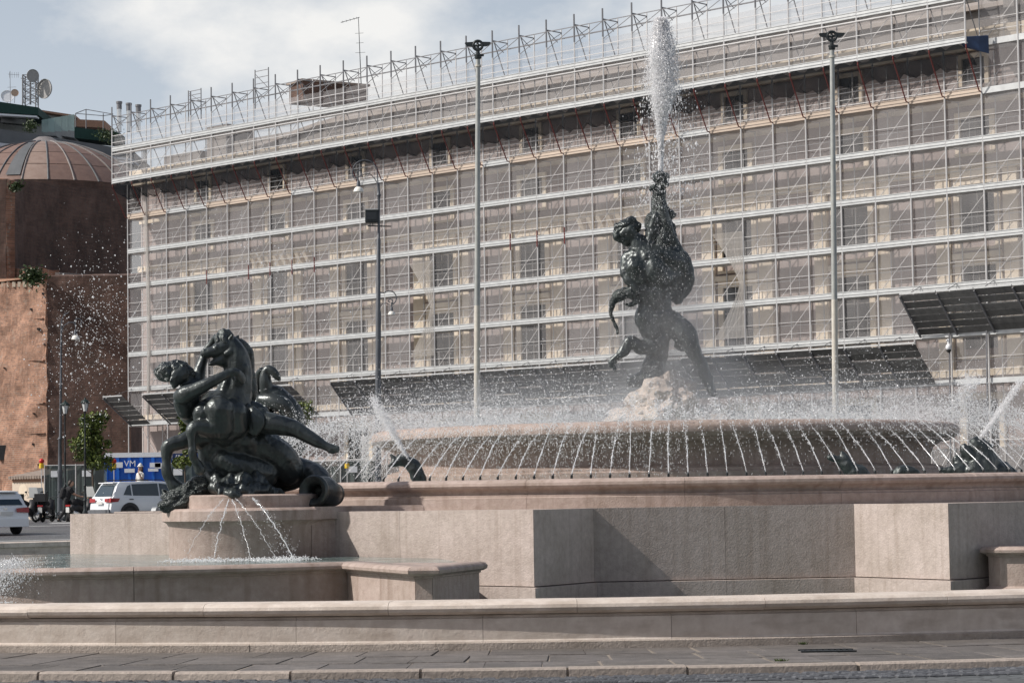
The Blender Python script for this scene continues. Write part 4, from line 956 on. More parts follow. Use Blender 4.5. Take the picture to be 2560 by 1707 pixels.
# ============================================================ bronze figures
def ico(sub):
    bm = bmesh.new(); bmesh.ops.create_icosphere(bm, subdivisions=sub, radius=1)
    v = np.array([x.co[:] for x in bm.verts]); f = np.array([[w.index for w in q.verts] for q in bm.faces]); bm.free(); return v, f
ICV, ICF = ico(2)
def blob(name, chains, mt, parent, voxel, D=None, conv=None, rs=1., smooth=4, bumps=None, sub=None):
    """one continuous organic surface: spheres swept along joint chains, fused by a voxel remesh.
    chain points: (x, y, depth, radius) in the drawing grid given by conv, or world points when conv is None; optional 5th = depth squash"""
    cs, rr, sq = [], [], []
    for ch in chains:
        pts = []
        for q in ch:
            k = q[4] if len(q) > 4 else 1.
            if conv: w = P(*conv(q[0], q[1]), D + q[2]); pts.append((w.x, w.y, w.z, q[3]*rs, k))
            else: pts.append((q[0], q[1], q[2], q[3]*rs, k))
        if len(pts) == 1: pts = pts*2
        L_ = sum((Vector(a[:3])-Vector(b[:3])).length for a, b in zip(pts, pts[1:])); rm = min(p[3] for p in pts)
        n = max(2, min(80, int(L_/(rm*.32))+2))
        for s in spline(pts, n): cs.append(s[:3]); rr.append(max(s[3], .004)); sq.append(s[4])
    cs, rr, sq = np.array(cs), np.array(rr), np.array(sq); n = len(cs); nv = len(ICV)
    sc = np.ones((n, 1, 3)); sc[:, 0, 1] = sq
    v = (ICV[None]*sc*rr[:, None, None] + cs[:, None]).reshape(-1, 3); f = (ICF[None] + (np.arange(n)*nv)[:, None, None]).reshape(-1, 3)
    me = bpy.data.meshes.new(name); me.vertices.add(len(v)); me.vertices.foreach_set('co', v.ravel())
    me.loops.add(f.size); me.loops.foreach_set('vertex_index', f.ravel().astype(np.int32)); me.polygons.add(len(f))
    me.polygons.foreach_set('loop_start', np.arange(0, f.size, 3, dtype=np.int32)); me.update(calc_edges=True)
    o = bpy.data.objects.new('tmp', me); COL.objects.link(o)
    m = o.modifiers.new('r', 'REMESH'); m.mode = 'VOXEL'; m.voxel_size = voxel; m.use_smooth_shade = True
    if smooth: m = o.modifiers.new('s', 'SMOOTH'); m.iterations = smooth; m.factor = .5
    dg_ = bpy.context.evaluated_depsgraph_get(); dg_.update()
    ev = bpy.data.meshes.new_from_object(o.evaluated_get(dg_)); bpy.data.objects.remove(o); bpy.data.meshes.remove(me)
    ev.name = name; ev.materials.clear(); ev.materials.append(mt)
    n = len(ev.vertices); co = np.empty(n*3); ev.vertices.foreach_get('co', co); co = co.reshape(-1, 3)
    if bumps:
        from mathutils import noise
        nm = np.empty(n*3); ev.vertices.foreach_get('normal', nm); nm = nm.reshape(-1, 3)
        amp, fr, st = bumps
        d = np.array([noise.fractal(Vector((p[0]*fr*st[0], p[1]*fr*st[1], p[2]*fr*st[2])), 1., 2., 3) for p in co]); co = co + nm*(d*amp)[:, None]
    org = ORG[parent] if parent is not None else Vector((0, 0, 0))
    co = co - np.array(org[:]); ev.vertices.foreach_set('co', co.ravel()); ev.polygons.foreach_set('use_smooth', [True]*len(ev.polygons)); ev.update()
    ob = bpy.data.objects.new(name, ev); link(ob, parent); ORG[ob] = org
    return ob
ZS = .421
h1 = lambda x, y: (340 + ZS*x, 780 + ZS*y)
D1 = 29.75; S1 = ZS*D1/FPX
hg = thing('horse_and_nymph_statue', 'dark bronze statue of a nymph clinging to a rearing sea horse on the left pedestal', 'statue', V3(PED1.x, PED1.y, 1.40))
horse = [
 [(490, 598, -.2, 140), (565, 700, .0, 156), (640, 815, .22, 165), (740, 925, .42, 150), (880, 955, .5, 118), (1000, 950, .45, 82), (1075, 985, .3, 78), (1100, 1050, .15, 85)],
 [(405, 600, -.42, 72), (405, 690, -.38, 58)], [(495, 580, -.5, 88), (505, 680, -.44, 80)], [(445, 555, -.4, 54)], [(590, 600, -.36, 74), (600, 680, -.3, 70)], [(740, 790, .1, 105), (840, 860, .2, 110), (900, 930, .3, 100)], [(520, 880, -.1, 80), (640, 930, -.05, 95), (760, 960, .1, 90)], [(560, 590, -.30, 92), (610, 640, -.2, 90)],
 [(560, 560, -.08, 128), (590, 460, -.06, 104), (605, 360, -.06, 88), (598, 270, -.08, 76), (570, 205, -.1, 58)],
 [(562, 190, -.10, 54), (515, 208, -.14, 50), (468, 232, -.18, 38), (430, 243, -.2, 33), (412, 246, -.21, 31)],
 [(545, 262, -.10, 56), (512, 285, -.13, 40), (486, 292, -.16, 26), (455, 303, -.18, 19), (440, 311, -.19, 13)],
 [(404, 228, -.24, 13)], [(425, 262, -.2, 20)], [(478, 205, -.24, 13)],
 [(588, 172, -.02, 17), (600, 152, -.02, 14), (606, 138, -.02, 5)], [(560, 160, -.18, 14), (572, 140, -.2, 8)],
 [(520, 710, -.28, 88), (440, 692, -.48, 60), (360, 682, -.58, 42), (331, 705, -.6, 38), (331, 745, -.6, 28), (334, 800, -.6, 23), (333, 832, -.6, 27), (345, 870, -.56, 24), (366, 905, -.52, 30), (378, 935, -.5, 34)],
 [(420, 730, -.1, 86), (315, 757, -.22, 56), (220, 785, -.28, 44), (186, 812, -.28, 41), (180, 880, -.28, 30), (182, 945, -.28, 33), (206, 1000, -.26, 33), (240, 1040, -.24, 44), (268, 1062, -.22, 46)],
 [(470, 800, .0, 110), (480, 880, .05, 105), (560, 960, .05, 120), (700, 1000, .2, 95)], [(425, 800, -.1, 45), (415, 880, -.1, 38), (430, 960, -.12, 48)],
]
horse += [[(640, 330, -.16, 30), (630, 430, -.18, 26), (590, 520, -.22, 26)], [(545, 380, -.2, 24), (520, 470, -.24, 28)], [(560, 232, -.2, 20), (535, 250, -.22, 16)], [(520, 700, -.36, 40), (450, 680, -.56, 26)], [(650, 760, -.12, 60), (700, 860, .05, 60)], [(560, 800, -.16, 36), (620, 900, .0, 40)]]
blob('horse', horse, M['bronze'], hg, .013, D1, h1, S1, 3, (.008, 7, (1, 1, 1)))
mane = [[(500, 140, -.12, 22), (485, 160, -.14, 24), (490, 185, -.18, 18)], [(505, 128, -.1, 26), (530, 122, -.1, 26), (556, 142, -.08, 26), (566, 170, -.06, 22)], [(520, 150, -.16, 26), (530, 180, -.2, 18)],
 [(575, 180, .02, 34), (625, 200, .06, 38), (658, 245, .09, 40), (672, 315, .1, 34), (682, 400, .1, 32), (692, 460, .1, 30), (690, 520, .1, 20), (682, 545, .1, 10)], [(640, 250, .0, 28), (655, 330, .02, 26), (668, 420, .04, 22), (680, 490, .05, 16)]]
blob('mane', mane, M['bronze_hair'], hg, .012, D1, h1, S1, 2, (.012, 14, (1.6, 1, .5)))
nymph = [
 [(262, 368, -.16, 60), (245, 385, -.2, 52), (232, 408, -.23, 36), (232, 428, -.24, 24)], [(205, 410, -.30, 10), (214, 395, -.28, 12)], [(228, 440, -.25, 17)],
 [(330, 372, -.1, 22)], [(285, 400, -.12, 46), (320, 430, -.1, 44), (355, 460, -.06, 54)],
 [(262, 500, -.40, 44), (300, 485, -.46, 52), (355, 462, -.5, 44), (425, 428, -.52, 37), (495, 392, -.5, 31), (548, 362, -.46, 27), (575, 356, -.44, 29), (598, 362, -.42, 26)],
 [(600, 345, -.42, 11), (630, 368, -.36, 10), (648, 395, -.3, 8)], [(602, 358, -.43, 11), (630, 385, -.37, 10), (645, 412, -.31, 8)], [(600, 372, -.43, 11), (624, 398, -.38, 10), (638, 424, -.33, 8)], [(590, 382, -.43, 10), (612, 408, -.39, 9), (624, 430, -.34, 7)], [(570, 375, -.46, 11), (582, 400, -.46, 9)],
 [(345, 465, -.08, 72), (300, 520, -.2, 78), (330, 590, -.12, 80), (400, 640, .05, 80), (540, 650, .22, 86), (660, 645, .12, 84), (745, 655, -.05, 76)], [(268, 540, -.3, 48), (290, 590, -.25, 50)],
 [(372, 440, -.02, 44), (372, 375, .02, 40), (390, 310, .06, 32), (415, 240, .08, 27), (450, 185, .06, 23), (475, 150, .0, 21)], [(478, 145, -.02, 12), (500, 132, -.08, 10)], [(470, 150, -.04, 11), (482, 165, -.1, 9)],
 [(745, 655, -.12, 72), (840, 668, -.22, 63), (930, 690, -.28, 53), (1000, 725, -.3, 43), (1060, 760, -.32, 38), (1120, 792, -.33, 28), (1160, 808, -.34, 27), (1190, 815, -.36, 20)],
 [(1185, 800, -.36, 10), (1203, 800, -.38, 7)], [(1188, 812, -.37, 9), (1206, 815, -.39, 6)], [(1186, 824, -.38, 9), (1202, 832, -.4, 6)], [(1155, 822, -.36, 18), (1175, 832, -.37, 10)]]
blob('nymph', nymph, M['bronze'], hg, .012, D1, h1, S1, 3, (.005, 8, (1, 1, 1)))
hair = [[(155, 345, -.16, 36), (140, 360, -.17, 30), (150, 385, -.18, 26), (175, 395, -.2, 22)], [(118, 352, -.15, 13), (135, 340, -.15, 20), (175, 325, -.15, 34)], [(180, 345, -.22, 36), (200, 375, -.25, 22)], [(200, 322, -.15, 34), (245, 325, -.13, 42), (295, 345, -.1, 42), (322, 372, -.08, 30)], [(230, 345, -.2, 34), (270, 345, -.18, 36)], [(190, 400, -.24, 14), (200, 385, -.26, 14)]]
blob('hair', hair, M['bronze_hair'], hg, .011, D1, h1, S1, 2, (.018, 13, (1, 1, 1)))
drape = [[(665, 575, -.2, 30, .5), (715, 640, -.3, 52, .4), (700, 705, -.3, 36, .4)], [(740, 600, -.2, 36, .5), (770, 650, -.25, 34, .5)], [(690, 560, .0, 40), (760, 590, .0, 30)]]
blob('drapery', drape, M['bronze'], hg, .014, D1, h1, S1, 2, (.02, 6, (2, 1, .5)))
fin = [[(470, 1040, -.3, 40), (560, 1060, -.45, 46), (650, 1060, -.45, 52), (750, 1060, -.3, 48), (850, 1085, -.1, 34), (930, 1120, .0, 18)], [(560, 1010, -.3, 55), (500, 1080, -.5, 22), (478, 1095, -.52, 12)], [(640, 1000, -.3, 60), (680, 1080, -.5, 28)], [(720, 1000, -.15, 60), (800, 1100, -.25, 20)], [(540, 1082, -.62, 26), (575, 1078, -.7, 30), (605, 1088, -.7, 22)], [(560, 1058, -.6, 18), (600, 1070, -.6, 24)], [(430, 960, -.1, 46), (470, 990, -.2, 46), (500, 1030, -.3, 44)]]
blob('fin_skirt', fin, M['bronze'], hg, .014, D1, h1, S1, 2, (.03, 5, (2.2, 1, .7)))
weed = [[(440, 985, -.1, 46), (350, 1030, -.2, 46), (265, 1085, -.3, 52), (195, 1135, -.36, 46), (160, 1150, -.38, 30)], [(300, 1060, -.25, 40), (190, 1095, -.3, 34), (165, 1065, -.28, 16)], [(400, 1040, -.2, 42), (290, 1120, -.35, 42), (195, 1168, -.4, 24), (172, 1185, -.4, 12)], [(420, 1060, -.15, 42), (470, 1050, -.2, 40)]]
blob('scaly_tail_fin', weed, M['bronze_scale'], hg, .013, D1, h1, S1, 2, (.03, 11, (1, 1, 2.)))
# urn tumbled at the right end
um = P(*h1(1052, 1060), D1-.25); ub = P(*h1(1165, 1080), D1+.25); ax = (ub-um); Lu = ax.length; ax.normalize(); q = ax.to_track_quat('Z', 'Y').to_matrix(); k = S1
g = G(); g.lathe([(40*k, .10), (52*k, .02), (84*k, -.02), (94*k, .0), (94*k, .04), (84*k, .07), (80*k, .12), (96*k, Lu*.42), (98*k, Lu*.6), (80*k, Lu*.9), (66*k, Lu*1.02), (70*k, Lu*1.1), (40*k, Lu*1.18), (2*k, Lu*1.2)], (0, 0, 0), 32)
g.lathe([(40*k, .10), (46*k, .25), (1*k, .3)], (0, 0, 0), 24); g.v = [q @ p + um for p in g.v]; autosmooth(g.obj('urn', M['bronze'], hg), 50)

# nymph with swan on the far left pedestal
D2 = PED2.y - .3; S2 = ZS*D2/FPX
sg = thing('swan_and_nymph_statue', 'bronze nymph with a swan, half hidden behind the rearing horse statue', 'statue', V3(PED2.x, PED2.y, 1.40))
swan = [[(820, 520, .1, 66), (782, 470, .05, 48), (768, 410, .0, 38), (768, 365, .0, 31), (785, 340, -.02, 27), (810, 350, -.04, 27), (832, 375, -.05, 24), (852, 402, -.06, 12)], [(830, 500, .1, 70), (900, 560, .1, 66), (940, 640, .1, 70), (900, 760, .2, 120)]]
blob('swan', swan, M['bronze'], sg, .02, D2, h1, S2, 3)
ny2 = [[(705, 500, .25, 66), (735, 580, .1, 66), (780, 650, .1, 75), (800, 760, .2, 110), (700, 900, .3, 160)], [(715, 470, .2, 40), (722, 410, .15, 30), (732, 365, .1, 24), (748, 345, .05, 20)], [(738, 352, 0., 10), (730, 335, 0., 7)], [(750, 520, -.1, 38), (820, 532, -.18, 50), (885, 562, -.2, 50), (918, 640, -.15, 40), (938, 720, -.1, 32), (960, 860, 0, 28)], [(768, 578, -.2, 28)], [(740, 620, -.1, 44), (800, 640, -.15, 44)]]
blob('nymph', ny2, M['bronze'], sg, .02, D2, h1, S2, 3)
hd2 = [[(690, 440, .3, 45)], [(685, 430, .32, 48), (670, 470, .3, 30)]]
blob('hair', hd2, M['bronze_hair'], sg, .02, D2, h1, S2, 2, (.02, 11, (1, 1, 1)))

# central figure wrestling a fish
h2 = lambda x, y: (1480 + ZS*x, 400 + ZS*y)
DG = 36.; SG = ZS*DG/FPX
gl = thing('sea_god_statue', 'dark bronze man wrestling an upright fish that spouts the central water jet', 'statue', V3(P(1655, 960, 36).x, 36, 2.95))
man = [
 [(232, 452, -.08, 50), (215, 425, -.1, 50)], [(185, 440, -.14, 26), (170, 436, -.15, 14)], [(250, 480, -.05, 58), (300, 540, -.04, 78)],
 [(245, 590, -.08, 66), (320, 590, -.12, 92), (420, 600, -.02, 104), (500, 610, .05, 76), (545, 615, .08, 50)], [(262, 640, -.22, 74), (285, 690, -.18, 70)], [(360, 650, -.2, 84), (400, 700, -.16, 80)], [(380, 660, -.05, 110), (380, 730, -.03, 100), (395, 810, 0, 78), (390, 880, 0, 82)], [(475, 690, .02, 72), (465, 770, .03, 54)], [(310, 770, -.18, 44), (330, 840, -.16, 40)], [(370, 780, -.2, 40), (375, 850, -.18, 38)],
 [(520, 585, .06, 58), (560, 650, .06, 46), (568, 720, .06, 40), (530, 800, .1, 34)], [(500, 560, .02, 56), (470, 500, .0, 52), (450, 420, -.06, 42), (430, 340, -.1, 34), (415, 290, -.12, 28)],
 [(220, 580, -.1, 44), (196, 640, -.16, 34), (212, 710, -.22, 30), (262, 770, -.26, 26)], [(300, 560, -.02, 56), (345, 480, -.06, 44), (370, 400, -.1, 36), (378, 330, -.12, 28)],
 [(325, 890, -.1, 58), (312, 945, -.12, 62), (350, 1010, -.1, 66)], [(390, 950, 0, 96), (470, 960, 0, 72)], [(390, 1050, .05, 80), (385, 1130, .1, 70), (375, 1200, .1, 66), (365, 1265, .02, 68)],
 [(480, 970, 0, 70), (545, 1030, -.05, 72), (585, 1095, -.1, 56), (618, 1160, -.08, 44), (652, 1230, -.06, 42), (682, 1300, -.06, 35), (700, 1350, -.08, 30), (725, 1388, -.14, 24)], [(530, 1090, 0, 48)],
 [(350, 1110, -.1, 54), (285, 1108, -.16, 44), (225, 1082, -.22, 40), (190, 1130, -.22, 32), (145, 1172, -.22, 28), (120, 1210, -.22, 20), (138, 1245, -.22, 9)]]
blob('man', man, M['bronze'], gl, .018, DG, h2, SG, 2, (.024, 7, (1, 1, .7)))
hr = [[(200, 385, -.1, 36), (165, 410, -.12, 28), (150, 445, -.12, 24), (165, 480, -.12, 16)], [(230, 370, -.06, 34), (255, 400, -.02, 38), (240, 350, -.06, 18)], [(185, 465, -.1, 30), (215, 490, -.1, 30)], [(140, 415, -.1, 14), (150, 400, -.1, 22)]]
blob('hair', hr, M['bronze_hair'], gl, .018, DG, h2, SG, 2, (.035, 8, (1, 1, 1)))
fish = [[(405, 104, 0, 44), (412, 118, 0, 46)], [(405, 140, 0, 36), (402, 180, 0, 40), (400, 240, 0, 44), (405, 320, .0, 60), (415, 400, 0, 66), (410, 500, -.02, 70), (400, 600, -.06, 60)], [(368, 158, -.14, 17)], [(440, 150, -.1, 20)], [(350, 175, -.06, 15), (350, 155, -.08, 10)],
 [(455, 330, 0, 36), (480, 330, 0, 20), (498, 325, 0, 7)], [(460, 400, 0, 40), (486, 410, 0, 16)], [(470, 450, 0, 40), (480, 480, 0, 20)], [(345, 330, 0, 24), (340, 400, 0, 30), (350, 470, 0, 34)],
 [(545, 640, .12, 40), (580, 665, .1, 18), (594, 682, .1, 7)], [(540, 720, .15, 42), (560, 770, .15, 18)], [(500, 780, .1, 50), (510, 840, .1, 26)],
 [(300, 810, -.12, 46), (225, 788, -.2, 40), (160, 806, -.22, 34), (120, 850, -.22, 22), (112, 910, -.22, 15), (135, 970, -.22, 11), (153, 1010, -.22, 9), (150, 1030, -.22, 11)], [(185, 850, -.24, 6), (225, 858, -.24, 12), (270, 842, -.22, 22)],
 [(520, 960, .05, 40), (555, 968, .05, 6)],
 [(230, 1315, -.15, 34), (300, 1300, -.12, 48), (370, 1280, -.1, 52)], [(330, 1240, -.12, 44), (360, 1200, -.05, 50)]]
blob('fish', fish, M['bronze_scale'], gl, .02, DG, h2, SG, 2, (.022, 9, (1, 1, 1)))
g = G(); mr_ = P(*h2(408, 98), DG)
g.lathe([(.02, -.05), (.07, .0), (.105, .05), (.135, .03), (.14, -.03), (.11, -.08)], mr_, 20); autosmooth(g.obj('spout_mouth', M['bronze'], gl))

# sea creatures splashing in the raised basin
h0 = lambda x, y: (x, y); DB = 31.3; SB = DB/FPX
def creature(label, chains, base, D=DB):
    t = thing('sea_creature_statue', label, 'statue', P(base[0], base[1], D))
    blob('body', chains, M['bronze'], t, .016, D, h0, D/FPX, 3, (.018, 9, (1, 1, 1))); return t
creature('small bronze sea horse head rising behind the basin rim at left', [[(1050, 1205, 0, 20), (1040, 1178, 0, 19), (1024, 1158, 0, 17), (1005, 1150, -.02, 14), (988, 1156, -.05, 10), (977, 1164, -.06, 6)], [(985, 1146, -.03, 8), (978, 1138, -.03, 4)], [(1000, 1145, .0, 8), (996, 1137, .0, 3)], [(1042, 1200, .1, 8), (1036, 1165, .1, 6), (1024, 1145, .1, 5)]], (1045, 1200))
creature('large bronze turtle like creature spouting water behind the rim at far right', [[(2440, 1200, 0, 62), (2452, 1165, 0, 46), (2455, 1130, 0, 30), (2440, 1110, -.05, 20)], [(2480, 1190, .1, 50), (2520, 1200, .1, 34), (2540, 1205, .1, 18)], [(2410, 1120, -.1, 12), (2425, 1140, -.1, 18)], [(2400, 1180, -.1, 24), (2372, 1178, -.12, 12), (2347, 1171, -.12, 4)], [(2395, 1150, -.05, 14), (2402, 1170, -.05, 22)]], (2450, 1200))
creature('small spiky bronze fin between the jets right of centre', [[(2160, 1200, 0, 22), (2130, 1175, 0, 22), (2100, 1150, 0, 12), (2072, 1143, 0, 5)], [(2110, 1150, 0, 14), (2105, 1130, 0, 5)], [(2150, 1180, 0, 20), (2168, 1192, 0, 12)]], (2140, 1198))
creature('low bronze fish back just above the basin rim right of centre', [[(2230, 1196, 0, 12), (2255, 1180, 0, 18), (2280, 1182, 0, 16), (2300, 1192, 0, 8)]], (2265, 1198))
# ============================================================ masts, lamps, street life
def gz(y):
    for (y0, z0), (y1, z1) in zip(prof_road, prof_road[1:]):
        if y <= y1: return z0 + (z1-z0)*(y-y0)/(y1-y0)
    return prof_road[-1][1]
prof_road = [(-60, ROAD_Z), (62, ROAD_Z), (80, .24), (100, .46), (130, .50), (2500, .5)]
def on_ground(px, D): q = P(px, 1250, D); return V3(q.x, D, gz(D))
def at_ground(px, D):
    """foot of something whose shaft passes photo column px near the ground at distance D"""
    lo, hi = 1100., 1700.
    for _ in range(40):
        m = (lo+hi)/2
        if P(px, m, D).z > gz(D): lo = m
        else: hi = m
    return P(px, lo, D)
# ---------------- two tall masts with winged wheels
def mast(pxb, pxt, pyt, pyj, label):
    D = 64.; b = at_ground(pxb, D); t = P(pxt, pyt, D); k = D/FPX
    th = thing('mast', label, 'mast', b, 'masts behind the fountain')
    j = b.lerp(t, (P(pxb, pyj, D).z-b.z)/(t.z-b.z))
    g = G(); g.tube([b, j], [8.3*k, 7.6*k], 14); autosmooth(g.obj('lower_shaft', M['pole_low'], th))
    g = G(); g.tube([j, t], [7.4*k, 5.8*k], 14); autosmooth(g.obj('upper_shaft', M['pole'], th))
    g = G(); q = t - V3(0, 0, 20*k); g.bar(q-V3(0, 0, 2.5*k), q+V3(0, 0, 2.5*k), 8.2*k, 12); g.obj('clamp_band', M['pole_low'], th)
    g = G(); g.lathe([(6.5*k, -3*k), (8.5*k, 0), (8.5*k, 5*k), (9.5*k, 5.2*k), (9.5*k, 9*k), (8*k, 10*k), (5*k, 11*k), (4.6*k, 19*k), (.2*k, 19.5*k)], t, 16); g.box(t + V3(11*k, 0, 7*k), (4*k, 2.5*k, 2.5*k)); autosmooth(g.obj('collar', M['iron'], th))
    c = t + V3(0, -.02, 32*k); ro = 13.5*k
    rot = Matrix.Rotation(math.pi/2, 3, 'X'); g = G(); pts = [c + V3(ro*math.cos(a)*.86, 0, ro*math.sin(a)*.86) for a in [2*math.pi*q/24 for q in range(25)]]; g.tube(pts, 3.6*k, 8)
    for q in range(4): a = math.pi/4*0 + math.pi/2*q + .1; g.bar(c, c + V3(ro*.8*math.cos(a), 0, ro*.8*math.sin(a)), 3.2*k, 6)
    g.ball(c, 4.6*k); autosmooth(g.obj('wheel', M['iron'], th))
    for s in (-1, 1):
        g = G(); w0 = [(9, 9), (31, 8), (33, 6), (29, 0), (22, -2.5), (10, -3)]
        fr_ = [c + V3(s*x*k, -.03, z*k+.0) for x, z in w0]; bk = [p + V3(0, .06, 0) for p in fr_]; n = len(w0)
        g.add(fr_+bk, [tuple(range(n)), tuple(range(2*n-1, n-1, -1))] + [(i, (i+1) % n, n+(i+1) % n, n+i) for i in range(n)]); g.obj('wing', M['iron'], th)
mast(1191.5, 1195, 146, 764, 'tall grey mast topped by a winged wheel, left of the central jet')
mast(2092, 2080, 123, 749, 'tall grey mast topped by a winged wheel, right of the central jet')

# ---------------- big lamp post with floodlight box
def scroll(c, r0, r1, a0, a1, ex, n=28):
    out = []
    for q in range(n+1):
        t = q/n; a = a0+(a1-a0)*t; r = r0+(r1-r0)*t; out.append(c + ex*(r*math.cos(a)) + V3(0, 0, r*math.sin(a)))
    return out
def lamp_head(parent, top, k, glass):
    g = G(); g.lathe([(1.2*k, 0), (3*k, -1*k), (4.3*k, -4*k), (5*k, -14*k), (5.6*k, -17*k), (.3*k, -17.5*k)], top, 12); autosmooth(g.obj('lamp_cap', M['iron_grey'], parent))
    g = G(); g.lathe([(4*k, -16*k), (9*k, -19*k), (12*k, -24*k), (12.8*k, -29*k), (11.5*k, -30*k), (.3*k, -30.5*k)], top, 16); autosmooth(g.obj('lamp_bowl', glass, parent))
D = 70.; k = D/FPX; bs = at_ground(946, D)
lp = thing('lamp_post', 'tall dark street lamp with two curled arms and a square floodlight box', 'street lamp', bs)
g = G(); ys = [(bs, 8.5), (P(945.5, 1250, D), 7.6), (P(945.5, 930, D), 7.4), (P(945.5, 925, D), 7.0), (P(946, 780, D), 7.), (P(946, 775, D), 5.6), (P(946.5, 600, D), 5.4), (P(947, 595, D), 3.4), (P(947, 500, D), 3.2), (P(947, 492, D), 4.), (P(947, 488, D), 6.), (P(947, 484, D), 3.8), (P(946, 462, D), 3.6), (P(946, 459, D), 4.6), (P(946, 456, D), .5)]
g.tube([p for p, r in ys], [r*k for p, r in ys], 12); autosmooth(g.obj('post', M['iron_grey'], lp))
X1 = V3(1, 0, 0)
g = G(); cc = P(912, 431, D); g.tube([P(945, 462, D), P(944, 445, D)] + scroll(cc, 31*k, 31*k, .05, math.pi*1.18, X1, 26) + [P(889, 442, D), P(894, 448, D)], 1.5*k, 6); g.obj('arm', M['iron_grey'], lp)
g = G(); g.tube(scroll(P(897, 433, D), 9*k, 2.5*k, -math.pi*.55, math.pi*1.6, X1), 1.3*k, 6); g.tube([P(943, 458, D), P(936, 446, D), P(926, 436, D), P(915, 433, D), P(907, 438, D), P(905, 445, D)], 1.1*k, 6); g.bar(P(894, 442, D), P(895, 452, D), 2.2*k, 8); setp(g.obj('scroll', M['iron_grey'], lp), None)
lamp_head(lp, P(896, 451, D), k, M['white_glass'])
g = G(); cc = P(973, 745, D); g.tube([P(949, 730, D)] + scroll(cc, 18*k, 18*k, math.pi*.75, -math.pi*.35, X1, 20), 1.3*k, 6); g.obj('arm', M['iron_grey'], lp)
g = G(); g.tube(scroll(P(975, 753, D), 8*k, 2*k, -math.pi*.4, math.pi*1.5, X1), 1.2*k, 6); g.tube([P(950, 767, D), P(956, 759, D), P(966, 758, D), P(974, 762, D)], 1.1*k, 6); g.bar(P(979, 756, D), P(979, 768, D), 1.8*k, 8); g.obj('scroll', M['iron_grey'], lp)
lamp_head(lp, P(979, 766, D), k*.72, M['white_glass'])
g = G(); bc = P(929, 541, D); g.box(bc, (16*k, .12, 16.2*k)); bevel(g.obj('floodlight_box', M['iron'], lp), .015)
g = G(); g.box(bc + V3(0, -.125, 0), (13*k, .01, 9.5*k)); g.obj('floodlight_glass', M['black_panel'], lp)
g = G(); g.box(P(929, 524.5, D), (16.6*k, .14, 1.2*k)); g.obj('floodlight_lid', M['galv'], lp)
g = G(); g.bar(P(919, 565, D), P(978, 566, D), 1.6*k, 6); g.bar(P(925, 557, D), P(925, 565, D), 1.*k, 4); g.bar(P(932, 557, D), P(932, 565, D), 1.*k, 4); g.obj('cross_arm', M['iron'], lp)
# ---------------- old lamps on the left
D = 108.; k = D/FPX; bs = at_ground(150, D)
lp = thing('lamp_post', 'tall slim street lamp with one curled arm in front of the brick ruin', 'street lamp', bs)
g = G(); pts = [(bs, 7.), (P(150, 1240, D), 6.5), (P(150, 1185, D), 6.), (P(150, 1180, D), 7.5), (P(150, 1172, D), 5.), (P(150, 1100, D), 4.), (P(151, 1096, D), 6), (P(151, 1090, D), 3.4), (P(152, 970, D), 3.), (P(152, 966, D), 4.4), (P(152, 962, D), 2.8), (P(153, 860, D), 2.4), (P(153, 856, D), 3.6), (P(153, 852, D), 2.3), (P(154, 800, D), 1.8)]
g.tube([p for p, r in pts], [r*k for p, r in pts], 10); autosmooth(g.obj('post', M['iron_grey'], lp))
g = G(); g.tube([P(154, 812, D), P(155, 797, D), P(161, 786, D), P(171, 782, D)], 1.5*k, 6); g.tube([P(154, 828, D), P(160, 814, D), P(172, 806, D), P(184, 806, D), P(189, 812, D)], 1.4*k, 6); g.tube(scroll(P(196, 806, D), 11*k, 8*k, math.pi*1.2, -math.pi*.3, X1, 16), 1.2*k, 6); g.bar(P(189, 806, D), P(189, 826, D), 1.4*k, 6); g.obj('arm', M['iron_grey'], lp)
lamp_head(lp, P(189, 824, D), k*.85, M['white_glass'])
def lantern(px, py, D, label, k2=1.):
    k = D/FPX; b = at_ground(px, D); th = thing('lantern_post', label, 'street lamp', b, 'lantern posts by the road')
    t = P(px, py, D); H = t.z-b.z; g = G(); prof_ = [(6.5*k, 0), (6*k, .35), (7*k, .45), (4.2*k, .55), (3.6*k, .9), (4.8*k, .95), (3.2*k, 1.02), (3.0*k, 1.5), (4.2*k, 1.55), (2.6*k, 1.62), (2.2*k, H*.62), (3.2*k, H*.63), (2.*k, H*.65), (1.8*k, H-.1), (3.6*k, H-.02), (.2*k, H)]
    g.lathe(prof_, b, 12); autosmooth(g.obj('post', M['iron'], th))
    g = G(); g.lathe([(5*k, 0), (9.5*k, 21*k), (.3*k, 21.2*k)], t, 6, math.pi/6, math.pi/6+2*math.pi); g.obj('lantern_glass', M['lamp_glass'], th)
    g = G(); g.lathe([(10.5*k, 20*k), (12*k, 22.5*k), (8*k, 27*k), (4*k, 30*k), (2.2*k, 31*k), (2.4*k, 33*k), (.2*k, 35*k)], t, 12); g.obj('lantern_roof', M['green_iron'], th)
    for q in range(6):
        a = math.pi/6+q*math.pi/3; ca, sa = math.cos(a), math.sin(a); g = G(); g.bar(t + V3(5.2*k*ca, 5.2*k*sa, 0), t + V3(9.8*k*ca, 9.8*k*sa, 21*k), .55*k, 4); g.obj('lantern_bar', M['green_iron'], th)
lantern(163, 1034, 106., 'black lantern post nearest the brick pier, slightly farther than its twin')
lantern(213, 1028, 97., 'black lantern post in front of the leafy tree by the parked car')

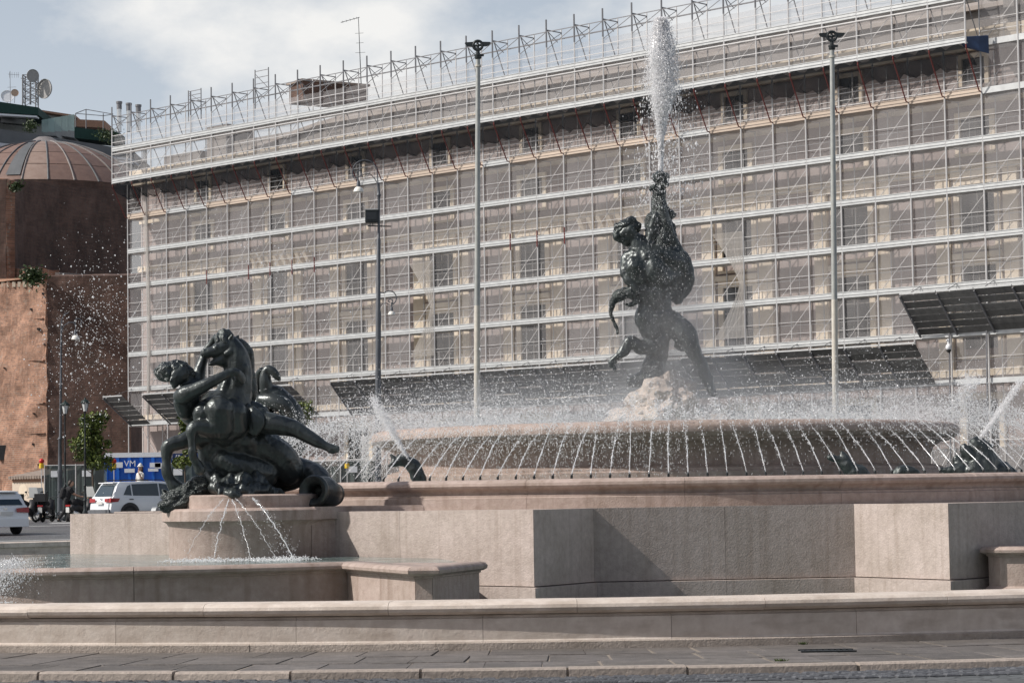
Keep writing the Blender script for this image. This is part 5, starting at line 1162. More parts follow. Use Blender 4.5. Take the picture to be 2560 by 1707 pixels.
# ---------------- trees
def leaves(name, pts, size, mt, parent):
    n = len(pts); a = rng.normal(size=(n, 3)); a /= np.linalg.norm(a, axis=1)[:, None]; b = np.cross(a, rng.normal(size=(n, 3))); b /= np.linalg.norm(b, axis=1)[:, None]; c = np.cross(a, b)
    s = (size*rng.uniform(.6, 1.3, n))[:, None]; p = np.array(pts)
    v = np.stack([p - b*s, p + c*s*.45 + a*s*.1, p + b*s, p - c*s*.45 + a*s*.1], 1).reshape(-1, 3); f = np.arange(4*n).reshape(-1, 4)
    return mobj(name, v.tolist(), f.tolist(), mt, parent)
def tree(px, D, label, py0, py1, wpx, seed, tr=.05, n=2600, ratio=.8):
    r = random.Random(seed); b = on_ground(px, D); zt, zb = P(px, py0, D).z, P(px, py1, D).z; w = wpx*D/FPX/2
    th = thing('tree', label, 'tree', b, 'young street trees')
    g = G(); top = V3(b.x+r.uniform(-.1, .1), b.y, zb + (zt-zb)*.75); g.tube([b, b.lerp(top, .35)+V3(.03, 0, 0), b.lerp(top, .7), top], [tr, tr*.8, tr*.5, tr*.15], 7)
    for q in range(9):
        t = r.uniform(.45, .95); p = b.lerp(top, t); a = r.uniform(0, 6.28); L_ = w*r.uniform(.5, .95); g.bar(p, p + V3(math.cos(a)*L_, math.sin(a)*L_, L_*r.uniform(.4, .9)), tr*.25, 5, tr*.06)
    g.obj('trunk', M['bark'], th)
    cl_ = [(V3(b.x + r.gauss(0, w*.42), b.y + r.gauss(0, w*.42), zb + (zt-zb)*r.uniform(.06, .96)), w*r.uniform(.28, .5)) for _ in range(44)]
    cl_ = [(V3(b.x + (c.x-b.x)*(1.15 - .55*((c.z-zb)/(zt-zb))), c.y, c.z), q) for c, q in cl_]
    pts = []
    for _ in range(n):
        c, q = r.choice(cl_); d = Vector((r.gauss(0, 1), r.gauss(0, 1), r.gauss(0, 1))); d = d.normalized()*q*(r.random()**.45); pts.append((c+d)[:])
    k_ = int(len(pts)*.7); leaves('crown', pts[:k_], .10, M['leaf'], th); leaves('shaded_leaves', pts[k_:], .10, M['leaf_dark'], th)  # random share of the leaves gets the darker green
    return th, b
th, b = tree(232, 108, 'leafy young tree tied to stakes between the lantern posts and blue container', 1030, 1172, 78, 4, .055, 4200)
for s in (-1, 1):
    g = G(); g.bar(b + V3(.22*s, -.1, 0), b + V3(.20*s, -.1, 1.15), .035, 6); g.obj('stake', M['wood_stake'], th)
g = G(); g.bar(b + V3(-.5, -.1, 1.25), b + V3(.35, -.1, 1.28), .03, 4); g.obj('stake_rail', M['bark'], th)
tree(462, 108, 'young tree seen between the legs of the rearing bronze horse', 1035, 1182, 54, 9, .05, 2600)
tree(762, 112, 'small round tree crown to the right of the nymph statue', 1012, 1068, 66, 12, .05, 2200)
def shrub(px, py, D, w, h, n, label):
    c = P(px, py, D); th = thing('shrub', label, 'shrub', c - V3(0, 0, h), 'plants growing on the ruin'); pts = []
    for _ in range(n):
        d = rng.normal(size=3)*np.array([w, w*.6, h])*.42; pts.append((c.x+d[0], c.y+d[1], c.z+d[2]))
    leaves('foliage', pts, .14, M['leaf_dark'], th); g = G()
    for q in range(5): g.bar(c - V3(0, 0, h), c + V3(random.uniform(-w, w)*.5, 0, random.uniform(0, h)*.6), .02, 4, .005)
    g.obj('stem', M['bark'], th)
shrub(82, 690, 142.5, .8, .6, 560, 'bushy green plant rooted on the broken shoulder of the brick ruin')
shrub(40, 466, 146.5, .5, .35, 160, 'dark weeds hanging from the top left of the brick ruin')
shrub(76, 316, 215, .8, .6, 250, 'small bright bush on the roof terrace beside the awning')
shrub(270, 338, 220, 1.3, .7, 350, 'dark planting on the roof terrace next to the scaffold corner')

# ---------------- tiled hut, site fence, blue containers
D = 118.; b = on_ground(70, D)
hu = thing('hut', 'small cream hut with a tiled roof below the brick pier', 'hut', b)
HR = Matrix.Translation(b) @ Matrix.Rotation(-.62, 4, 'Z'); hw_, hd_, hh_ = 1.13, 1.0, 2.0
def hp(nm, g, mt): return inst(nm, g.mesh(nm, M[mt]), hu, HR)
hp('wall', G().box((0, hd_, hh_/2-.1), (hw_, hd_, hh_/2+.1)), 'hut_wall'); hp('eaves_band', G().box((0, hd_, hh_-.08), (hw_+.015, hd_+.015, .08)), 'terracotta')
for q in range(13):
    x = -hw_-.1 + (2*hw_+.2)*(q+.5)/13; hp('roof_tile', G().bar((x, -.2, hh_+.06), (x, 2.2, hh_+.42), .085, 7), 'roof_tile')
g = G(); g.lathe([(.001, 0), (.30, 0)], (0, 0, 0), 20); g.v = [Matrix.Rotation(math.pi/2, 3, 'X') @ p + V3(-.35, -.012, hh_-.55) for p in g.v]; hp('oval_plaque', g, 'stucco')
hp('side_wall', G().box((hw_+.012, hd_, hh_/2-.12), (.02, hd_-.02, hh_/2)), 'brick_dark')
# fence
D = 116.
def fence(px0, px1, n, D, label):
    a, b_ = on_ground(px0, D), on_ground(px1, D); H = 2.62
    th = thing('site_fence', label, 'fence', (a+b_)/2, 'site fences')
    for q in range(n):
        p, r_ = a.lerp(b_, q/n), a.lerp(b_, (q+1)/n); g = G(); vv = []
        for t in range(9):
            for u in (0, 1): w = p.lerp(r_, .01+.98*t/8); vv.append(w + V3(0, .05*math.sin(t*1.9+q), .08 + u*(H-.1)))
        g.add(vv, [(2*t, 2*t+2, 2*t+3, 2*t+1) for t in range(8)]); g.obj('mesh_sheet', M['mesh_fence'], th)
        g = G(); g.bar(p + V3(0, -.05, 0), p + V3(0, -.05, H+.05), .03, 6); g.obj('fence_post', M['galv_post'], th)
        g = G(); g.bar(p + V3(0, -.05, H), r_ + V3(0, -.05, H), .025, 6); g.obj('top_rail', M['galv_post'], th)
        g = G(); g.box(p.lerp(r_, .35)+V3(0, -.08, H-.42), (.22, .012, .15)); g.obj('notice_plate', M['sign_white'], th)
fence(112, 268, 2, 116., 'dark mesh site fence behind the tiled hut and leafy tree')
fence(415, 940, 6, 116., 'dark mesh site fence seen behind the bronze horse and the fountain spray')
for px, lb in ((104, 'red and yellow warning lamp on the fence beside the brick pier'), (285, 'red and yellow warning lamp on a pole by the blue container'), (868, 'yellow warning lamp on the fence behind the spray')):
    top = P(px, 1170, 115.5); th = thing('warning_lamp', lb, 'lamp', top, 'site warning lamps')
    g = G(); g.bar(on_ground(px, 115.5), top, .025, 6); g.obj('pole', M['galv_post'], th); g = G(); g.bar(top, top+V3(0, 0, .2), .12, 10); g.bar(top+V3(0, 0, .2), top+V3(0, 0, .24), .09, 10); g.obj('lamp_body', M['yellow'], th)
    if px < 800: g = G(); g.ball(top + V3(0, 0, .34), .13, 10, 8); g.obj('lens', M['red'], th, smooth=True)
D = 121.
def container(px0, px1, py0, label, mt, D, D1=None):
    a, b_ = on_ground(px0, D), on_ground(px1, D1 or D); zt = P((px0+px1)/2, py0, D).z; th = thing('container', label, 'container', (a+b_)/2, 'blue site containers'); dv = V3(.0, 2.3, 0)
    z0 = gz(D)+.15; g = G(); g.hexa([V3(a.x, a.y, z0), V3(b_.x, b_.y, z0), V3(b_.x, b_.y, z0)+dv, V3(a.x, a.y, z0)+dv], [V3(a.x, a.y, zt-.25), V3(b_.x, b_.y, zt-.25), V3(b_.x, b_.y, zt-.25)+dv, V3(a.x, a.y, zt-.25)+dv]); g.obj('body', mt, th)
    g = G(); e = V3(0, -.12, 0); g.hexa([V3(a.x-.1, a.y, zt-.24)+e, V3(b_.x+.05, b_.y, zt-.24)+e, V3(b_.x+.05, b_.y, zt-.24)+dv, V3(a.x-.1, a.y, zt-.24)+dv], [V3(a.x-.1, a.y, zt)+e, V3(b_.x+.05, b_.y, zt)+e, V3(b_.x+.05, b_.y, zt)+dv, V3(a.x-.1, a.y, zt)+dv]); g.obj('rim', M['sign_white'] if mt == M['blue_box'] else mt, th)
    n = 5
    for q in range(n+1):
        p = a.lerp(b_, q/n); g = G(); g.hexa([V3(p.x-.05, p.y-.04, z0), V3(p.x+.05, p.y-.04, z0), V3(p.x+.05, p.y+.1, z0), V3(p.x-.05, p.y+.1, z0)], [V3(p.x-.11, p.y-.14, zt-.26), V3(p.x+.06, p.y-.14, zt-.26), V3(p.x+.06, p.y+.1, zt-.26), V3(p.x-.11, p.y+.1, zt-.26)]); g.obj('rib', mt, th)
    return th, a, b_, zt
def text(s, size, mt, parent, loc, rz=0., nm='lettering'):
    cu = bpy.data.curves.new('t', 'FONT'); cu.body = s; cu.size = size; cu.align_x = 'CENTER'; cu.align_y = 'CENTER'; cu.extrude = .004
    o = bpy.data.objects.new('t', cu); COL.objects.link(o); bpy.context.view_layer.update()
    me = bpy.data.meshes.new_from_object(o.evaluated_get(bpy.context.evaluated_depsgraph_get())); bpy.data.objects.remove(o); me.materials.clear(); me.materials.append(mt); me.name = nm
    inst(nm, me, parent, Matrix.Translation(loc) @ Matrix.Rotation(rz, 4, 'Z') @ Matrix.Rotation(math.pi/2, 4, 'X'))
c1, a, b_, zt = container(267, 414, 1131, 'bright blue open container lettered VM beside the fence', M['blue_box'], 121.)
text('VM', .44, M['sign_white'], c1, P(325, 1159, 120.85)+V3(0, -.02, 0)); 
for px, py, w, h in ((388, 1162, .28, .12), (397, 1164, .2, .14), (383, 1174, .26, .08), (297, 1162, .2, .14), (324, 1176, .26, .1)): G().box(P(px, py, 120.83), (w, .012, h)).obj('notice_plate', M['sign_white'], c1)
M['navy_box'] = mat('navy_container', (.01, .03, .12), .5, var=.15)
c2, a, b_, zt = container(417, 640, 1132, 'dark navy container behind the legs of the bronze horse', M['navy_box'], 123.5)
text('VM', .62, M['sign_white'], c2, P(446, 1148, 123.3))

# ---------------- cars
def prof_body(pts, hw, name, mt, parent, m4, bev=0.):
    """pts: side outline (x, z); hw(z): half width"""
    n = len(pts); vv = [V3(x, -hw(x, z), z) for x, z in pts] + [V3(x, hw(x, z), z) for x, z in pts]
    ff = [tuple(range(n)), tuple(range(2*n-1, n-1, -1))] + [(i, n+i, n+(i+1) % n, (i+1) % n) for i in range(n)]
    me = mkmesh(name, vv, ff, mt); bm = bmesh.new(); bm.from_mesh(me); bmesh.ops.recalc_face_normals(bm, faces=bm.faces)
    if bev: bmesh.ops.bevel(bm, geom=list(bm.edges), offset=bev, segments=2, affect='EDGES', profile=.5)
    bm.to_mesh(me); bm.free(); o = inst(name, me, parent, m4); autosmooth(o, 35); return o
def car(label, pos, head, kind, group='parked white cars'):
    a = math.atan2(head[1], head[0]); th = thing('parked_car', label, 'car', pos, group); m4 = Matrix.Translation(pos) @ Matrix.Rotation(a, 4, 'Z')
    suv = kind == 'suv'; L_, W, H, bz = (4.6, .92, 1.68, 1.0) if suv else (4.0, .85, 1.5, .92); r = L_/2; wr = .36 if suv else .30
    lower = [(-r, .42), (-r+.02, .62), (-r+.06, bz-.12), (-r+.12, bz+.06), (r*.36, bz+.02), (r*.86, bz-.12), (r-.05, bz-.32), (r, .55), (r-.04, .32), (r*.6, .26), (-r*.75, .28)]
    prof_body(lower, lambda x, z: W*(1 - .05*max(0, (z-.75)) - .10*max(0, abs(x)/r-.8)*5*.25), 'body', M['white_paint'], th, m4, .035)
    hw2 = lambda x, z: W*.955 - (z-bz)*.30
    cabin = [(-r+.14, bz+.03), (-r+.42, H-.12), (-r+.55, H-.02), (-.3, H), (.35, H-.03), (.75, H-.16), (r*.40+.35, bz+.0)] if suv else [(-r+.12, bz+.0), (-r+.34, H-.16), (-r+.6, H-.03), (-.2, H), (.3, H-.05), (.6, H-.17), (r*.42+.3, bz)]
    prof_body(cabin, hw2, 'cabin', M['white_paint'], th, m4, .03)
    def pane(pts, nm, side):
        vv = [V3(x, side*(hw2(x, z)+.012), z) for x, z in pts]; me = mkmesh(nm, vv, [tuple(range(len(pts)))], M['car_glass']); inst(nm, me, th, m4)
    for s in (-1, 1):
        pane([(-r+.62, bz+.12), (-r+1.0, bz+.1), (-r+1.0, H-.14), (-r+.85, H-.2)], 'quarter_window', s); pane([(-r+1.06, bz+.09), (-.02, bz+.07), (-.02, H-.1), (-r+1.06, H-.12)], 'side_window', s); pane([(.04, bz+.07), (.98, bz+.05), (.60, H-.2), (.3, H-.12), (.04, H-.1)], 'side_window', s)
        for xx in (-r+.95, .0+.15):
            me = G().box((xx, s*(W+.012), bz-.06), (.09, .012, .018)).mesh('door_handle', M['black_plastic']); inst('door_handle', me, th, m4)
        me = G().box((-.3, s*(W-.01), .36), (1.25, .022, .10)).mesh('sill_trim', M['grey_plastic']); inst('sill_trim', me, th, m4)
        for xx in (-r+.88, r-.86):
            wm = G(); n = 20
            arch = G(); pts = [(math.cos(t)*(wr+.09), math.sin(t)*(wr+.09)) for t in [math.pi*q/14 for q in range(15)]]
            arch.add([V3(xx+x, s*(W+.008), wr+z) for x, z in pts], [tuple(range(15))]); inst('wheel_arch', arch.mesh('wheel_arch', M['black_plastic']), th, m4)
            wh = G(); wh.lathe([(wr*.66, -.11), (wr*.9, -.11), (wr, -.07), (wr, .07), (wr*.9, .11), (wr*.66, .11)], (0, 0, 0), 22); wh.v = [Matrix.Rotation(math.pi/2, 3, 'X') @ p + V3(xx, s*(W-.085), wr) for p in wh.v]; w_ = inst('wheel', wh.mesh('wheel', M['tyre'], True), th, m4)
            ri = G(); ri.lathe([(.02, .05), (wr*.2, .06), (wr*.68, .10), (wr*.68, -.1), (.02, -.1)], (0, 0, 0), 16); ri.v = [Matrix.Rotation(-s*math.pi/2, 3, 'X') @ p + V3(xx, s*(W-.085), wr) for p in ri.v]; inst('rim', ri.mesh('rim', M['galv']), w_, m4)
        tl = G(); tl.add([V3(-r+.02, s*W*.98, bz+.0), V3(-r+.0, s*W*.42, bz-.03), V3(-r-.012, s*W*.45, bz-.16), V3(-r-.005, s*W*.97, bz-.18), V3(-r+.42, s*(W+.006), bz-.02), V3(-r+.34, s*(W+.006), bz-.15)], [(0, 1, 2, 3), (0, 3, 5, 4)]); inst('tail_light', tl.mesh('tail_light', M['red_light']), th, m4)
        hl = G(); hl.add([V3(r-.02, s*W*.5, bz-.3), V3(r-.1, s*W*.93, bz-.26), V3(r-.3, s*(W+.004), bz-.2), V3(r-.14, s*W*.6, bz-.2)], [(0, 1, 2, 3)]); inst('headlight', hl.mesh('headlight', M['lamp_glass']), th, m4)
        if suv: inst('roof_rail', G().tube([V3(-r+.6, s*.6, H+.0), V3(-r+.75, s*.6, H+.06), V3(.2, s*.6, H+.05), V3(.4, s*.6, H-.03)], .018, 6).mesh('roof_rail', M['black_plastic']), th, m4)
    rw = G(); sl = (H-.12-bz-.03)/(.28); rw.add([V3(-r+.15, -W*.78, bz+.08), V3(-r+.15, W*.78, bz+.08), V3(-r+.385, W*.62, H-.16), V3(-r+.385, -W*.62, H-.16)], [(0, 1, 2, 3)])
    rw.v = [p + V3(-.02, 0, 0) for p in rw.v]; inst('rear_window', rw.mesh('rear_window', M['car_glass']), th, m4)
    inst('windscreen', G().add([V3(r*.40+.37, -W*.8, bz+.02), V3(r*.40+.37, W*.8, bz+.02), V3(.80, W*.62, H-.17), V3(.80, -W*.62, H-.17)], [(0, 1, 2, 3)]).mesh('windscreen', M['car_glass']), th, m4)
    inst('spoiler', G().box((-r+.40, 0, H-.06), (.14, W*.66, .018)).mesh('spoiler', M['white_paint']), th, m4)
    inst('rear_bumper', G().box((-r-.0, 0, .40), (.07, W*.93, .13)).mesh('rear_bumper', M['grey_plastic'] if suv else M['white_paint']), th, m4)
    inst('licence_plate', G().box((-r-.03, 0, bz-.2), (.012, .24, .06)).mesh('licence_plate', M['plate']), th, m4)
    inst('badge', G().box((-r+.05, 0, bz-.04), (.02, .06, .03)).mesh('badge', M['chrome']), th, m4)
    return th, m4
sv, m4 = car('white estate car with a blue and orange door sticker parked beyond the left wall', V3(-15.24, 99.15, gz(99)), (.78, .62), 'suv')
inst('door_sticker', G().box((.35, -.945, .78), (.17, .006, .12)).mesh('door_sticker', M['sign_blue']), sv, m4); inst('door_sticker', G().box((.35, -.947, .86), (.16, .006, .04)).mesh('door_sticker', M['orange']), sv, m4)
car('small white hatchback cut off by the left edge of the picture', V3(-18.2, 81.1, gz(81)), (-.6, .8), 'hatch')

# ---------------- scooters and motorbikes
def scooter(label, pos, head, box=True, screen=True, big=False):
    a = math.atan2(head[1], head[0]); th = thing('motor_scooter', label, 'motorbike', pos, 'motorbikes parked by the kerb'); m4 = Matrix.Translation(pos) @ Matrix.Rotation(a, 4, 'Z')
    def part(nm, g, mt, sm=False): return inst(nm, g.mesh(nm, M[mt], sm), th, m4)
    for x in (-.62, .66):
        g = G(); g.lathe([(.17, -.05), (.26, -.06), (.29, 0), (.26, .06), (.17, .05)], (0, 0, 0), 18); g.v = [Matrix.Rotation(math.pi/2, 3, 'X') @ p + V3(x, 0, .29) for p in g.v]; w = part('wheel', g, 'tyre', True)
        g = G(); g.lathe([(.02, .04), (.17, .03), (.17, -.03), (.02, -.04)], (0, 0, 0), 14); g.v = [Matrix.Rotation(math.pi/2, 3, 'X') @ p + V3(x, 0, .29) for p in g.v]; inst('rim', g.mesh('rim', M['chrome']), w, m4)
    g = G(); g.tube([V3(-.8, 0, .62), V3(-.45, 0, .6), V3(-.1, 0, .48), V3(.25, 0, .42)], [.13, .2, .2, .16], 10); part('body', g, 'black_plastic', True)
    g = G(); g.tube([V3(.25, 0, .35), V3(.42, 0, .6), V3(.5, 0, .95)], [.22, .24, .17], 8); part('front_shield', g, 'black_plastic', True)
    g = G(); g.tube([V3(-.72, 0, .82), V3(-.35, 0, .84), V3(.02, 0, .78)], [.14, .16, .12], 8); part('seat', g, 'black_cloth', True)
    g = G(); g.bar(V3(.5, -.33, 1.06), V3(.5, .33, 1.06), .018, 6); g.bar(V3(.66, 0, .3), V3(.48, 0, 1.05), .03, 6); part('handlebar', g, 'iron')
    for s in (-1, 1):
        g = G(); g.bar(V3(.5, s*.24, 1.06), V3(.52, s*.36, 1.27), .008, 4); g.ball(V3(.5, s*.38, 1.3), .06, 8, 6, (.3, 1, .75)); part('mirror', g, 'iron')
    if screen:
        g = G(); g.add([V3(.55, -.24, 1.05), V3(.55, .24, 1.05), V3(.42, .2, 1.5), V3(.42, -.2, 1.5)], [(0, 1, 2, 3)]); part('windshield', g, 'lamp_glass')
    if box:
        g = G(); g.box((-.82, 0, 1.05), (.2, .24, .17)); o = part('top_box', g, 'black_plastic')
    g = G(); g.box((-.98, 0, .52), (.01, .09, .11)); part('licence_plate', g, 'plate')
    g = G(); g.box((-.95, 0, .70), (.03, .12, .035)); part('tail_light', g, 'red_light')
    g = G(); g.tube([V3(-.2, -.2, .3), V3(-.85, -.24, .42)], [.05, .06], 8); part('exhaust', g, 'chrome', True)
scooter('black scooter with windscreen parked next to the small white hatchback', on_ground(68, 101), (.35, .93), True, True)
scooter('bulky black touring motorbike in the middle of the parked row', on_ground(118, 102), (.12, .99), True, False)
scooter('white topped scooter being pushed by the man in black', on_ground(207, 101.5), (.5, .86), False, True)
scooter('black scooter half hidden behind the touring motorbike', on_ground(96, 106), (-.2, .97), True, True)

# ---------------- people
def person(label, pos, yaw, cols, pose):
    th = thing('person', label, 'person', pos, 'people by the road'); R3 = Matrix.Rotation(yaw, 4, 'Z'); 
    def W(ch): return [[(*(Vector(pos) + (R3 @ Vector(q[:3]))), q[3]) for q in c] for c in ch]
    blob('body', W(pose['body']), M['skin'], th, .018, None, None, 1., 3)
    for nm, mt, ch in pose['clothes']: blob(nm, W(ch), M[mt], th, .018, None, None, 1., 2, (.008, 9, (1, 1, 1)))
pushing = {'body': [[(.18, 0, 1.60, .10), (.19, 0, 1.66, .10)], [(.27, 0, 1.62, .03)], [(.13, 0, 1.46, .06), (.16, 0, 1.55, .06)], [(.08, 0, 1.38, .14), (.02, 0, 1.2, .14), (-.04, 0, 1.0, .15)],
  [(.1, .19, 1.38, .06), (.3, .2, 1.18, .045), (.55, .2, 1.08, .035), (.62, .2, 1.07, .04)], [(.1, -.19, 1.38, .06), (.3, -.2, 1.18, .045), (.55, -.2, 1.08, .035), (.62, -.2, 1.07, .04)],
  [(.62, .2, 1.07, .02), (.68, .2, 1.04, .014)], [(.62, -.2, 1.07, .02), (.68, -.2, 1.04, .014)],
  [(-.04, .1, .95, .1), (.12, .11, .52, .07), (.02, .11, .1, .05)], [(-.06, -.1, .95, .1), (-.12, -.11, .52, .07), (-.38, -.11, .14, .05)]],
 'clothes': [('shirt', 'black_cloth', [[(.09, .12, 1.40, .10), (.09, -.12, 1.40, .10)], [(.08, 0, 1.38, .16), (.02, 0, 1.2, .165), (-.04, 0, 1.0, .165)], [(.1, .19, 1.38, .08), (.2, .2, 1.27, .07)], [(.1, -.19, 1.38, .08), (.2, -.2, 1.27, .07)]]),
  ('trousers', 'black_cloth', [[(-.04, 0, 1.0, .16)], [(-.04, .1, .95, .12), (.12, .11, .52, .09), (.02, .11, .12, .075)], [(-.06, -.1, .95, .12), (-.12, -.11, .52, .09), (-.36, -.11, .17, .075)]]),
  ('shoe', 'black_plastic', [[(.0, .11, .05, .05), (.16, .11, .045, .045)], [(-.42, -.11, .07, .05), (-.30, -.11, .045, .045)]]), ('hair', 'hair', [[(.15, 0, 1.69, .10), (.11, 0, 1.63, .09)]]),
  ('backpack', 'black_cloth', [[(-.16, 0, 1.34, .13), (-.2, 0, 1.12, .14)]])]}
person('man in black clothes with a backpack pushing a scooter along the road', on_ground(168, 101), math.atan2(.35, .93), None, pushing)
stand = {'body': [[(0, 0, 1.52, .10), (0, 0, 1.58, .10)], [(.1, 0, 1.54, .025)], [(0, 0, 1.36, .05), (0, 0, 1.45, .05)], [(0, 0, 1.28, .12), (0, 0, 1.0, .13), (0, 0, .9, .14)], [(0, .17, 1.3, .05), (.06, .22, 1.05, .04), (.2, .12, 1.3, .032), (.16, .05, 1.45, .035)], [(0, -.17, 1.3, .05), (.02, -.22, 1.02, .04), (.1, -.2, .8, .032), (.12, -.19, .74, .035)], [(0, .09, .85, .09), (.02, .1, .45, .065), (0, .1, .08, .045), (.1, .1, .04, .04)], [(0, -.09, .85, .09), (.02, -.1, .45, .065), (0, -.1, .08, .045), (.1, -.1, .04, .04)]],
 'clothes': [('dress', 'white_cloth', [[(0, .1, 1.3, .08), (0, -.1, 1.3, .08)], [(0, 0, 1.28, .14), (0, 0, 1.0, .15), (0, 0, .75, .2), (0, 0, .5, .22)], [(0, .18, 1.28, .065), (.05, .22, 1.08, .05)], [(0, -.18, 1.28, .065), (.02, -.22, 1.05, .05)]]), ('hair', 'hair', [[(-.04, 0, 1.6, .10), (-.07, 0, 1.45, .09), (-.08, 0, 1.3, .07)]]), ('hat', 'white_cloth', [[(-.01, 0, 1.68, .11), (-.01, 0, 1.72, .09)], [(.16, 0, 1.64, .02), (0, .16, 1.64, .02), (-.16, 0, 1.64, .02), (0, -.16, 1.64, .02), (.16, 0, 1.64, .02)], [(-.1, 0, 1.64, .05), (.1, 0, 1.64, .05)]])]}
wp_ = on_ground(351, 113); pz = 1.30
pl = thing('pallet_stack', 'stack of wooden pallets before the blue container, mostly hidden by the parked car', 'pallets', wp_)
for q in range(5):
    g = G(); z_ = wp_.z + (pz-wp_.z)*q/5; hh = (pz-wp_.z)/5
    for t in (-.5, 0, .5): g.box(wp_ + V3(t, 0, z_-wp_.z+hh*.3), (.06, .5, hh*.29))
    for t in range(6): g.box(wp_ + V3(0, -.42+t*.168, z_-wp_.z+hh*.8), (.6, .065, hh*.19))
    g.obj('pallet', M['wood_stake'], pl)
person('woman in a white dress and sun hat standing before the blue container', V3(wp_.x, wp_.y, pz), -2.2, None, stand)
# road markings
def stripe(px0, px1, D0, D1, w):
    a, b_ = on_ground(px0, D0), on_ground(px1, D1); n = 8; vv, ff = [], []
    for q in range(n+1):
        p = a.lerp(b_, q/n); vv += [(p.x, p.y, gz(p.y)+.008), (p.x, p.y+w, gz(p.y+w)+.008)]
        if q: ff.append((2*q-2, 2*q, 2*q+1, 2*q-1))
    setp(mobj('road_marking', vv, ff, M['white_line']), kind='structure')
stripe(-60, 190, 92, 93.5, .5); stripe(-60, 190, 73.5, 74.5, .35)
for q in range(5): stripe(118, 230, 97.5+q*2.4, 97.6+q*2.4, 1.1)

# ---------------- unseen palace behind the viewer, added to block sky light
bp = thing('opposite_palace', 'long arcaded palace closing the square behind the viewer', 'building', V3(0, -48, 0))
G().box((0, -56, 13), (75, 8, 13.1)).obj('wall', M['plaster'], bp); G().box((0, -48.2, 26.4), (75.4, .9, .4)).obj('cornice', M['stucco'], bp)
wm_ = G().box((0, 0, 0), (.8, .1, 1.5)).mesh('window', M['window_dark']); am_ = G().box((0, 0, 0), (1.5, .15, 2.6)).mesh('arcade_opening', M['window_dark'])
for q in range(28):
    for z in (10.5, 16., 21.5): inst('window', wm_, bp, Matrix.Translation((-70+q*5.2, -47.95, z)))
    inst('arcade_opening', am_, bp, Matrix.Translation((-70+q*5.2, -47.95, 2.6)))
# ============================================================ water
OV = np.array([[1,0,0],[-1,0,0],[0,1,0],[0,-1,0],[0,0,1],[0,0,-1]], float); OF = np.array([[0,2,4],[2,1,4],[1,3,4],[3,0,4],[2,0,5],[1,2,5],[3,1,5],[0,3,5]])
def drop_mesh(name, pts, sizes, mt, stretch=None):
    pts = np.asarray(pts, float); n = len(pts); s = np.asarray(sizes, float)[:, None, None]; sc = np.ones((n, 1, 3)); sc[:, 0, 2] = 1.5 if stretch is None else stretch
    v = (OV[None]*sc*s + pts[:, None]).reshape(-1, 3); f = (OF[None] + (np.arange(n)*6)[:, None, None]).reshape(-1)
    me = bpy.data.meshes.new(name); me.vertices.add(len(v)); me.vertices.foreach_set('co', v.ravel()); me.loops.add(len(f)); me.loops.foreach_set('vertex_index', f.astype(np.int32))
    me.polygons.add(len(f)//3); me.polygons.foreach_set('loop_start', np.arange(0, len(f), 3, dtype=np.int32)); me.polygons.foreach_set('use_smooth', np.ones(len(f)//3, bool)); me.update(calc_edges=True); me.materials.append(mt); return me
def spray(name, label, pts, sizes, cat='spray', mt=None, stretch=None):
    o = bpy.data.objects.new(name, drop_mesh(name, pts, sizes, mt or M['drop'], stretch)); link(o); setp(o, label, cat, None, 'stuff'); return o
def Pn(px, py, D):
    """vectorised P"""
    dx, dy = np.asarray(px)-1280, np.asarray(py)-853.5; r, u = (dx*CR-dy*SR)/FPX, -(dx*SR+dy*CR)/FPX; y = CP-u*SP
    return np.stack([r*D/y, np.asarray(D)*np.ones_like(r), (SP+u*CP)*D/y+EYE], -1)
def merge(a, b):
    n = len(a[0]); return a[0]+b[0], a[1]+[tuple(i+n for i in q) for q in b[1]]
# --- thin jets from the rim nozzles: six variants shared by all
def arc_pt(t, sl=.92, bb=.23): x = 2.75*t; return x, sl*x - bb*x*x
def jet_variant(seed):
    r = np.random.default_rng(seed); sl = .92*r.uniform(.9, 1.08); bb = .23*r.uniform(.95, 1.05); g = G(); n = 22; ph = r.uniform(0, 6, 4); ext = r.uniform(.26, .42)
    pts, rad = [], []
    for i in range(n+1):
        t = i/n*ext; x, z = arc_pt(t, sl, bb); w = .03*t; pts.append(V3(-x, w*math.sin(19*t+ph[0])+w*.6*math.sin(61*t+ph[1]), z + w*math.sin(43*t+ph[2]))); rad.append(max(.0015, .0088*(1-t/ext)**.6*(.45+.55*abs(math.sin(26*t+ph[3])))))
    g.tube(pts, rad, 5)
    m = 300; t = r.uniform(.02, 1, m)**.9; x, z = arc_pt(t, sl, bb); sp = .006+.07*t**1.5
    dp = np.stack([-x + r.normal(0, 1, m)*sp, r.normal(0, 1, m)*sp, z + r.normal(0, 1, m)*sp - .06*t*r.random(m)], 1); sz = r.gamma(2., .0014, m)+.0016
    return g.mesh('stream', M['stream'], True), drop_mesh('droplets', dp, sz, M['drop'], 1.7)
jv = [jet_variant(s) for s in range(9)]
ordn = lambda n: f"{n}{'th' if 10 <= n % 100 <= 20 else {1:'st',2:'nd',3:'rd'}.get(n % 10,'th')}"
vis = sorted([(P_ang, p) for P_ang, p in JETS if math.sin(P_ang) < .12], key=lambda q: q[1].x)
for k, (a, p) in enumerate(vis):
    o = thing('rim_jet', f'thin water jet arching inward from the basin rim, {ordn(k+1)} counted from the left', 'water jet', p + V3(0, 0, .05), 'jets along the basin rim')
    m4 = Matrix.Translation(p + V3(0, 0, .05)) @ Matrix.Rotation(a + random.uniform(-.06, .06), 4, 'Z') @ Matrix.Scale(random.uniform(.9, 1.05), 4)
    s_, d_ = jv[(k*5+k//3) % 9]; inst('stream', s_, o, m4); setp(inst('droplets', d_, o, m4), kind='stuff')
